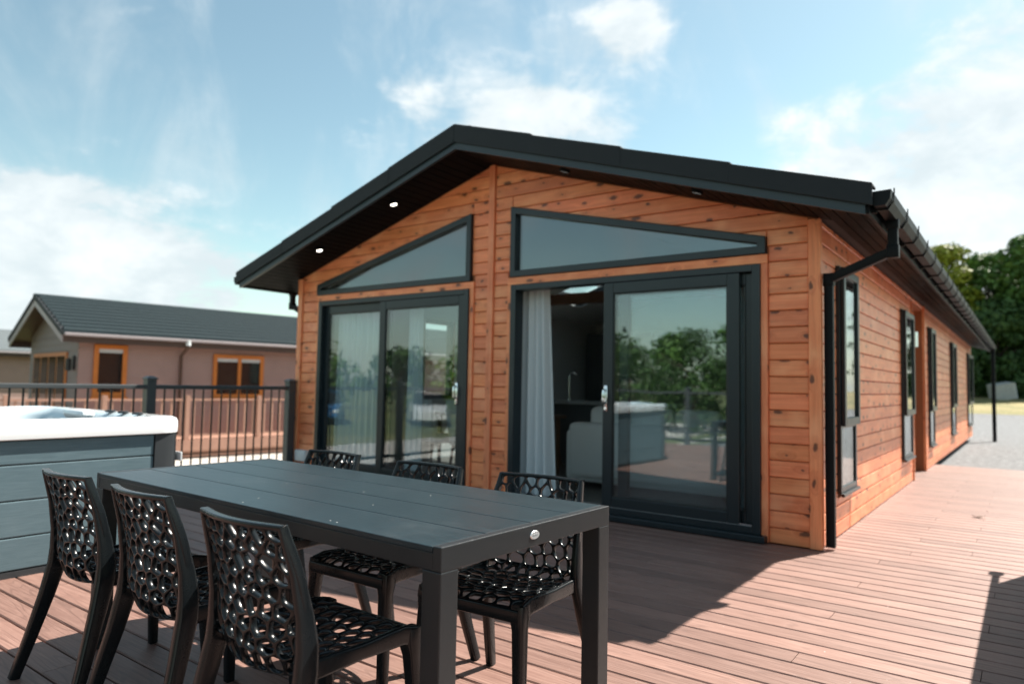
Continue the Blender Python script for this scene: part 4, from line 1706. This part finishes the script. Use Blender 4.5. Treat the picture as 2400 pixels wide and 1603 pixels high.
def neighbour(loc, rz, label, half, length, zd, ze, zr, ov_e, ov_f, roofmat, detail=True, group='brown lodges in the row beyond the railing'):
    """origin: middle of the front gable wall, on its deck; +y runs back, +x faces our lodge"""
    nb = thing('brown_lodge', label, 'lodge', loc, rz, group)
    he = ze - zd
    hr = zr - zd
    m = MB()
    clap_wall(m, (half, 0), (half, length), 0, he + .1)
    m.build('wall', M_brown, nb)
    m = MB()
    clap_wall(m, (-half, 0), (half, 0), 0, he)
    slope = (hr - he) / (half + ov_e)
    z = he
    while z < hr - .25:
        w = (hr - .12 - z) / slope
        w = min(half, w)
        clap_wall(m, (-w, 0), (w, 0), z, min(z + .14, hr))
        z += .14
    m.build('gable_wall', M_brown_grey, nb)
    MB().box(-half + .02, half - .06, .06, length, 0, he).build('wall', M_brown, nb)
    # skirting and tiled roof
    MB().box(half - .02, half + .02, 0, length, -.65, -.001).build('skirt', M_nb_deck, nb)
    rf = thing_part('roof', nb)
    courses = 10
    W_ = half + ov_e
    for s in (1, -1):
        for i in range(courses):
            d0, d1 = W_ * i / courses, W_ * (i + 1) / courses + .03
            z0, z1 = hr - slope * d0, hr - slope * d1
            m = MB()
            n = 2 if not detail else int((length + ov_f * 2) / .5)
            rows = ((0, -.01), (.25, .035), (.70, .100), (.93, .115), (1.0, .085), (1.01, -.02))
            vv = []
            for fr_, up in rows:
                line = []
                for k in range(n + 1):
                    yy = -ov_f + (length + 2 * ov_f) * k / n
                    wv = 0.0
                    dd_ = d0 + (d1 - d0) * fr_
                    line.append(m.bm.verts.new((s * dd_, yy, hr - slope * dd_ + up + wv)))
                vv.append(line)
            for ra, rb in zip(vv, vv[1:]):
                for k in range(n):
                    m.bm.faces.new((ra[k], ra[k + 1], rb[k + 1], rb[k]))
            m.build('tile_course', roofmat, rf)
        # underside, bargeboard, verge, gutter
        m = MB()
        m.prism([(0, -ov_f, hr - .10), (s * W_, -ov_f, he - .10), (s * W_, length + ov_f, he - .10), (0, length + ov_f, hr - .10)],
                [(0, -ov_f, hr - .02), (s * W_, -ov_f, he - .02), (s * W_, length + ov_f, he - .02), (0, length + ov_f, hr - .02)])
        m.build('soffit', M_nb_dark, rf)
        m = MB()
        m.prism([(0, -ov_f - .03, hr - .22), (s * W_, -ov_f - .03, he - .22), (s * W_, -ov_f - .03, he - .06), (0, -ov_f - .03, hr - .06)],
                [(0, -ov_f - .002, hr - .22), (s * W_, -ov_f - .002, he - .22), (s * W_, -ov_f - .002, he - .06), (0, -ov_f - .002, hr - .06)])
        m.build('bargeboard', M_nb_trim, rf)
        m = MB()
        m.prism([(0, -ov_f - .05, hr - .06), (s * (W_ + .03), -ov_f - .05, he - .07), (s * (W_ + .03), -ov_f - .05, he + .05), (0, -ov_f - .05, hr + .06)],
                [(0, -ov_f + .04, hr - .06), (s * (W_ + .03), -ov_f + .04, he - .07), (s * (W_ + .03), -ov_f + .04, he + .05), (0, -ov_f + .04, hr + .06)])
        m.build('verge', M_verge, rf)
        a, b = sorted((s * (W_ + .005), s * (W_ + .11)))
        MB().box(a, b, -ov_f, length + ov_f, he - .085, he - .01, r=.02).build('gutter', M_nb_trim, rf)
        a, b = sorted((s * (W_ - .03), s * W_))
        MB().box(a, b, -ov_f, length + ov_f, he - .22, he - .012).build('fascia', M_nb_dark, rf)
    MB().sweep([(0, -ov_f - .05, hr + .03), (0, length + ov_f, hr + .03)], (.13, .05), (1, 0, 0)).build('ridge', roofmat, rf)
    return nb


def thing_part(name, parent):
    """a part that groups sub-parts: a thin under-lay mesh keeps it a real object"""
    m = MB()
    m.box(-.02, .02, .2, .3, 1.9, 1.95)
    return m.build(name, M_nb_dark, parent)


def nb_window(nb, half, y0, y1, z0, z1, mull=None):
    m = MB()
    k = .10
    X0, X1 = half + .005, half + .055
    for p, q, c, d in ((y0, y0 + k, z0, z1), (y1 - k, y1, z0, z1), (y0 + k, y1 - k, z1 - k, z1), (y0 + k, y1 - k, z0, z0 + k)):
        m.box(X0, X1, p, q, c, d)
    if mull:
        m.box(X0, X1 + .005, mull - .045, mull + .045, z0 + k, z1 - k)
    w = m.build('window', M_oak, nb)
    MB().box(half + .004, half + .022, y0 + k, y1 - k, z0 + k, z1 - k).build('pane', M_nb_glass, w)
    MB().box(half + .0225, half + .03, y0 + k, y1 - k, z1 - k - .09, z1 - k).build('blind', M_blind, w)
    MB().box(half + .02, half + .10, y0 - .03, y1 + .03, z0 - .06, z0 - .002).build('sill', M_oak, w)
    return w


NZ = -.334
NH = 2.245
NLOC, NROT = (-12.615, 1.892, NZ), R(-7.2)
nb = neighbour(NLOC, NROT, 'brown weatherboard lodge with dark tiled roof and orange window frames', NH, 14.0, NZ, 2.124, 3.104, .40, .424, M_nb_roof)
he_n = 2.124 - NZ
nb_window(nb, NH, .31, 1.03, 1.0, 2.23)
nb_window(nb, NH, 3.12, 4.52, .97, 2.12, 3.83)
nb_window(nb, NH, 8.0, 9.2, .97, 2.12)
m = MB()
m.sweep([(NH + .45, 2.29, he_n - .08), (NH + .45, 2.29, he_n - .22), (NH + .06, 2.29, he_n - .42), (NH + .06, 2.29, -.4)], (.035, .035), (0, 1, 0), CIRC)
m.build('downpipe', M_nb_dark, nb, 50)
MB().sweep([(NH + .46, 2.29, he_n - .04), (NH + .46, 2.29, he_n - .17)], (.06, .06), (0, 1, 0), CIRC).build('hopper', M_white, nb, 50)
m = MB()
m.box(-1.72, 1.42, -.045, -.014, .02, 2.05)
gd = m.build('glazed_front', M_oak, nb)
for i in range(4):
    MB().box(-1.62 + i * .76, -.98 + i * .76, -.058, -.046, .14, 1.95).build('pane', glass_mat('neighbour_glass', (.10, .13, .12), 2.4) if i == 0 else bpy.data.materials['neighbour_glass'], gd)
m = MB()
m.box(NH - .30, NH - .18, -.06, -.013, 1.62, 1.95)
m.cyl((NH - .24, -.14, 1.60), (NH - .24, -.14, 1.88), .06)
m.build('wall_lamp', M_bal, nb, 50)

# its veranda
VX = NH + 1.25
vd = MB()
vd.box(-3.2, VX, -3.4, -.02, -.05, -.002)
vd.box(NH + .02, VX, -.019, 13.5, -.05, -.002)
vd = vd.build('neighbouring_deck', M_nb_deck, loc=NLOC)
vd.rotation_euler = (0, 0, NROT)
vd['kind'] = 'structure'
MB().box(VX, VX + .03, -3.4, 13.5, -.26, -.004).build('fascia_board', M_nb_deck, vd)
for i in range(3):
    MB().box(VX - .06, VX - .035, -3.4, 13.5, -.32 - .10 * i, -.275 - .10 * i + .02).build('skirt_board', M_nb_deck, vd)
MB().box(-3.2, VX - .001, -3.43, -3.4, -.45, -.004).build('fascia_board', M_nb_deck, vd)
vr = thing('veranda_railing', 'brown timber veranda railing in front of the neighbouring lodge', 'railing', NLOC, NROT)
yy = -3.35
pb = bb = None
while yy < 12:
    if pb is None:
        pb = MB().box(-.05, .05, -.05, .05, 0, 1.06).build('post', M_nb_deck, vr, loc=(VX - .06, yy, 0))
    else:
        q = pb.copy()
        COL.objects.link(q)
        q.location = (VX - .06, yy, 0)
    MB().box(VX - .095, VX - .025, yy + .051, yy + 1.749, .935, .98).build('top_rail', M_nb_deck, vr)
    MB().box(VX - .08, VX - .04, yy + .051, yy + 1.749, .08, .125).build('bottom_rail', M_nb_deck, vr)
    for i in range(8):
        y2 = yy + .05 + 1.7 * (i + .5) / 8
        if bb is None:
            bb = MB().box(-.02, .02, -.022, .022, .126, .934).build('baluster', M_nb_deck, vr, loc=(VX - .06, y2, 0))
        else:
            q = bb.copy()
            COL.objects.link(q)
            q.location = (VX - .06, y2, 0)
    yy += 1.8
nb2 = neighbour((-29.0, -3.0, NZ), R(0), 'farther brown lodge with pale grey roof at the left edge', 2.7, 16.0, NZ, 2.10, 3.05, .4, .8, M_nb_roof2, False)
MB().box(2.78, 2.86, 7.6, 7.7, -.4, 2.3).build('downpipe', M_white, nb2)

# ------------------------------------------------------------------ trees


def tree(name, x, y, h, rad, seed, leafm, label, cat='tree', group=None, nl=3200, leaf=.30, base=.18, lobes=26, zbase=None):
    rr = random.Random(seed)
    z0 = ground_z(x, y) if zbase is None else zbase
    t = thing(name, label, cat, (x, y, z0 - .05), 0, group)
    m = MB()
    lean = (rr.uniform(-.4, .4), rr.uniform(-.4, .4))
    pth = [(lean[0] * k * k, lean[1] * k * k, h * .78 * k) for k in (0, .12, .3, .5, .75, 1)]
    tr = h * .022 + .03
    m.sweep(pth, [(tr * a, tr * a) for a in (1.5, 1.05, .9, .7, .45, .15)], (1, 0, 0), CIRC)
    for i in range(7):
        k = rr.uniform(.25, .7)
        a = rr.uniform(0, 6.28)
        L = rad * rr.uniform(.5, .85)
        s = Vector((lean[0] * k * k, lean[1] * k * k, h * .78 * k))
        e = s + Vector((math.cos(a) * L, math.sin(a) * L, L * rr.uniform(.4, .9)))
        m.sweep([s, (s + e) / 2 + Vector((0, 0, .06 * L)), e], [(tr * .42, tr * .42), (tr * .28, tr * .28), (tr * .08, tr * .08)], (.3, .2, 1), CIRC)
    m.build('trunk', M_bark, t, 60)
    # crown: leaf faces gathered in clumps over an uneven volume
    clumps = []
    for i in range(lobes):
        k = rr.random() ** .8
        zz = base + (1 - base) * k
        env = math.sin(math.pi * min(1, (.12 + .88 * k)) ** .85) ** .6
        a = rr.uniform(0, 6.28)
        d = rad * env * math.sqrt(rr.uniform(.15, 1)) * rr.uniform(.75, 1.12)
        cr = rad * rr.uniform(.20, .42)
        clumps.append((math.cos(a) * d, math.sin(a) * d, min(h - cr * .5, zz * h), cr))
    vs, fs = [], []
    for i in range(nl):
        c = clumps[rr.randrange(len(clumps))]
        v = Vector((rr.gauss(0, 1), rr.gauss(0, 1), rr.gauss(0, 1)))
        if v.length < 1e-3:
            continue
        v.normalize()
        rad_k = rr.uniform(.55, 1.06)
        p = Vector((c[0], c[1], c[2])) + Vector((v.x, v.y, v.z * .78)) * c[3] * rad_k
        nrm = (v + Vector((rr.uniform(-.9, .9), rr.uniform(-.9, .9), rr.uniform(-.5, 1.1)))).normalized()
        u = nrm.orthogonal().normalized()
        u = (Matrix.Rotation(rr.uniform(0, 6.28), 3, nrm) @ u)
        w = nrm.cross(u)
        L = leaf * rr.uniform(.6, 1.35)
        b = len(vs)
        vs += [p - u * L * .5, p + w * L * .30, p + u * L * .5 + nrm * L * .12, p - w * L * .30]
        fs.append((b, b + 1, b + 2, b + 3))
    me = bpy.data.meshes.new('crown')
    me.from_pydata([tuple(v) for v in vs], [], fs)
    me.materials.append(leafm)
    o = bpy.data.objects.new('crown', me)
    COL.objects.link(o)
    o.parent = t
    return t


G1 = 'trees behind the lodge at the right'
bt = [(2.1, 58.5, 11.6, 3.0, M_leaf_yl, 'yellow-green leafy tree rising over the far end of the lodge'),
      (-.4, 62, 11.5, 3.2, M_leaf_md, 'green tree peeping over the gutter behind the yellow-green one'),
      (4.9, 61, 11.0, 3.3, M_leaf_md, 'mid green tree right of the yellow-green tree'),
      (7.6, 60, 12.0, 3.6, M_leaf_md, 'tall green tree at the right edge behind the gravel yard'),
      (12.5, 63, 13.0, 4.6, M_leaf_dk, 'dark green tree beyond the right edge of the gravel yard'),
      (1.2, 54.5, 5.6, 1.7, M_leaf_gr, 'low grey-green tree beside the far lodge corner'),
      (5.4, 58, 7.0, 3.2, M_leaf_dk, 'dark shrubby tree directly behind the tilted crate'),
      (-4.0, 61, 11.0, 4.2, M_leaf_dk, 'dark tree mostly hidden behind the lodge roof'),
      (2.8, 63.5, 9.5, 3.6, M_leaf_dk, 'dark understorey tree in the gap of the tree line'),
      (8.6, 57.5, 7.0, 3.2, M_leaf_dk, 'low dark tree at the foot of the right hand tree line'),
      (2.9, 57.0, 6.0, 2.6, M_leaf_dk, 'dark bushy tree between the grey-green tree and the crate'),
      (6.6, 65.0, 10.5, 4.0, M_leaf_dk, 'dark tree standing behind the rest of the tree line')]
for i, (x, y, h, r, mm, lab) in enumerate(bt):
    tree('broadleaf_tree', x, y, h, r, 40 + i, mm, lab, group=G1, nl=7500, leaf=.40, base=.04, lobes=40)
for i, (x, y, h, r, lab) in enumerate([(-.6, 55.5, 3.4, 2.2, 'dark bush at the foot of the tree line behind the downpipe'), (3.6, 56.5, 3.6, 2.4, 'dark bush left of the tilted crate'),
                                       (7.4, 56.5, 3.8, 2.4, 'dark bush right of the tilted crate'), (5.4, 60.5, 4.2, 2.8, 'dark bush in the shade behind the crate'), (10.5, 57, 4.0, 2.6, 'dark bush outside the right edge of the lawn')]):
    tree('dark_bush', x, y, h, r, 140 + i, M_leaf_dk, lab, 'bush', 'bushes under the tree line', nl=3800, leaf=.34, base=-.02, lobes=26)
# hedge trees across the park, mirrored in the glass doors
G2 = 'trees across the park mirrored in the doors'
ht = [(-1.5, -36, 5.0, 3.0), (-5.5, -34, 5.6, 3.2), (-9.5, -33, 4.8, 3.0), (-13.5, -32, 5.4, 3.2), (-17.5, -31, 4.4, 3.0),
      (-22, -30, 4.2, 3.0), (-27, -28, 4.2, 3.2), (-33, -26, 4.6, 3.4), (-40, -22, 4.4, 3.4)]
for i, (x, y, h, r) in enumerate(ht):
    lab = ['bushy tree mirrored at the right edge of the open door glass', 'tallest bushy tree mirrored in the open door glass', 'low bushy tree mirrored left of the tallest one', 'round bushy tree mirrored near the open door handle',
           'bushy tree hidden between the two door reflections', 'bushy tree mirrored right of the closed door handle', 'bushy tree mirrored in the middle of the closed door', 'far bushy tree mirrored at the closed door stile',
           'farthest bushy tree mirrored in the curtained pane'][i]
    tree('hedge_tree', x, y, h, r, 80 + i, M_leaf_md if i % 3 else M_leaf_dk, lab, group=G2, nl=1800, leaf=.38, base=.04, lobes=20)

hs = [(9.5, -23.5, 3.3), (6.6, -24.2, 3.6), (3.8, -23.8, 3.3), (1.0, -24.4, 3.7), (-1.8, -23.8, 3.4), (-4.6, -24.3, 3.8), (-7.4, -23.9, 3.2), (-10.2, -24.6, 2.7), (-13.0, -25.2, 2.3)]
HL = ['far right', 'right', 'rounded right', 'tallest right', 'middle', 'tall middle', 'low middle', 'lower left', 'lowest left']
for i, (x, y, h) in enumerate(hs):
    tree('garden_hedge', x, y, h + .7, 2.3, 200 + i, M_leaf_dk, HL[i] + ' shrub of the green hedge before the deck, mirrored in the doors', 'hedge', 'hedge shrubs beyond the front railing', nl=5500, leaf=.15, base=-.02, lobes=34)


def car(x, y, rz, mat, label):
    c = thing('parked_car', label, 'car', (x, y, ground_z(x, y) + .02), rz, 'cars parked across the park')
    m = MB()
    sec = [(-2.05, .35, .70, .62), (-1.95, .25, .92, .78), (-1.3, .22, .98, .84), (-.2, .2, .96, .86), (.9, .2, .93, .85), (1.7, .22, .84, .80), (2.05, .30, .68, .66)]
    m.loft([[(xx, -w, z0), (xx, w, z0), (xx, w * 1.02, (z0 + z1) / 2), (xx, w * .93, z1), (xx, -w * .93, z1), (xx, -w * 1.02, (z0 + z1) / 2)] for xx, z0, z1, w in sec])
    m.build('body', mat, c, 60)
    m = MB()
    m.loft([[(-1.75, -.74, .94), (1.0, -.76, .92), (1.0, .76, .92), (-1.75, .74, .94)], [(-1.35, -.62, 1.40), (.25, -.62, 1.44), (.25, .62, 1.44), (-1.35, .62, 1.40)]])
    m.build('cabin', M_nb_glass, c)
    MB().box(-1.32, .22, -.6, .6, 1.43, 1.47, r=.015).build('roof', mat, c)
    for sx in (-1.25, 1.3):
        for sy in (-1, 1):
            w = MB().cyl((sx, sy * .70, .32), (sx, sy * .88, .32), .32, n=20).build('wheel', M_tyre, c, 40)
            MB().cyl((sx, sy * .881, .32), (sx, sy * .89, .32), .19, n=16).build('rim', M_chrome, w, 40)
    for sy in (-.55, .55):
        MB().box(1.98, 2.07, sy - .14, sy + .14, .52, .64, r=.02).build('headlight', M_white, c)


car(-19.0, -15.5, R(40), M_car_blue, 'blue parked car mirrored in the closed glass door')
car(-15.2, -18.5, R(42), M_car_white, 'white parked car mirrored beside the blue one')

# ------------------------------------------------------------------ tilted crate on the lawn
ck = thing('wooden_crate', 'pale weathered crate tilted on the dry lawn by the trees', 'crate', (5.95, 54.0, ground_z(5.95, 54.0) - .02), R(25))
ck.rotation_euler = (R(4), R(-10), R(25))
for i in range(5):
    for s in (-1, 1):
        a, b = sorted((s * .55, s * .59))
        MB().box(-.6, .6, a, b, .04 + i * .21, .23 + i * .21).build('slat', M_crate, ck)
        a, b = sorted((s * .60, s * .64))
        MB().box(a, b, -.59, .59, .04 + i * .21, .23 + i * .21).build('slat', M_white if s > 0 else M_crate, ck)
MB().box(-.62, .62, -.57, .57, 1.09, 1.13).build('lid', M_crate, ck)
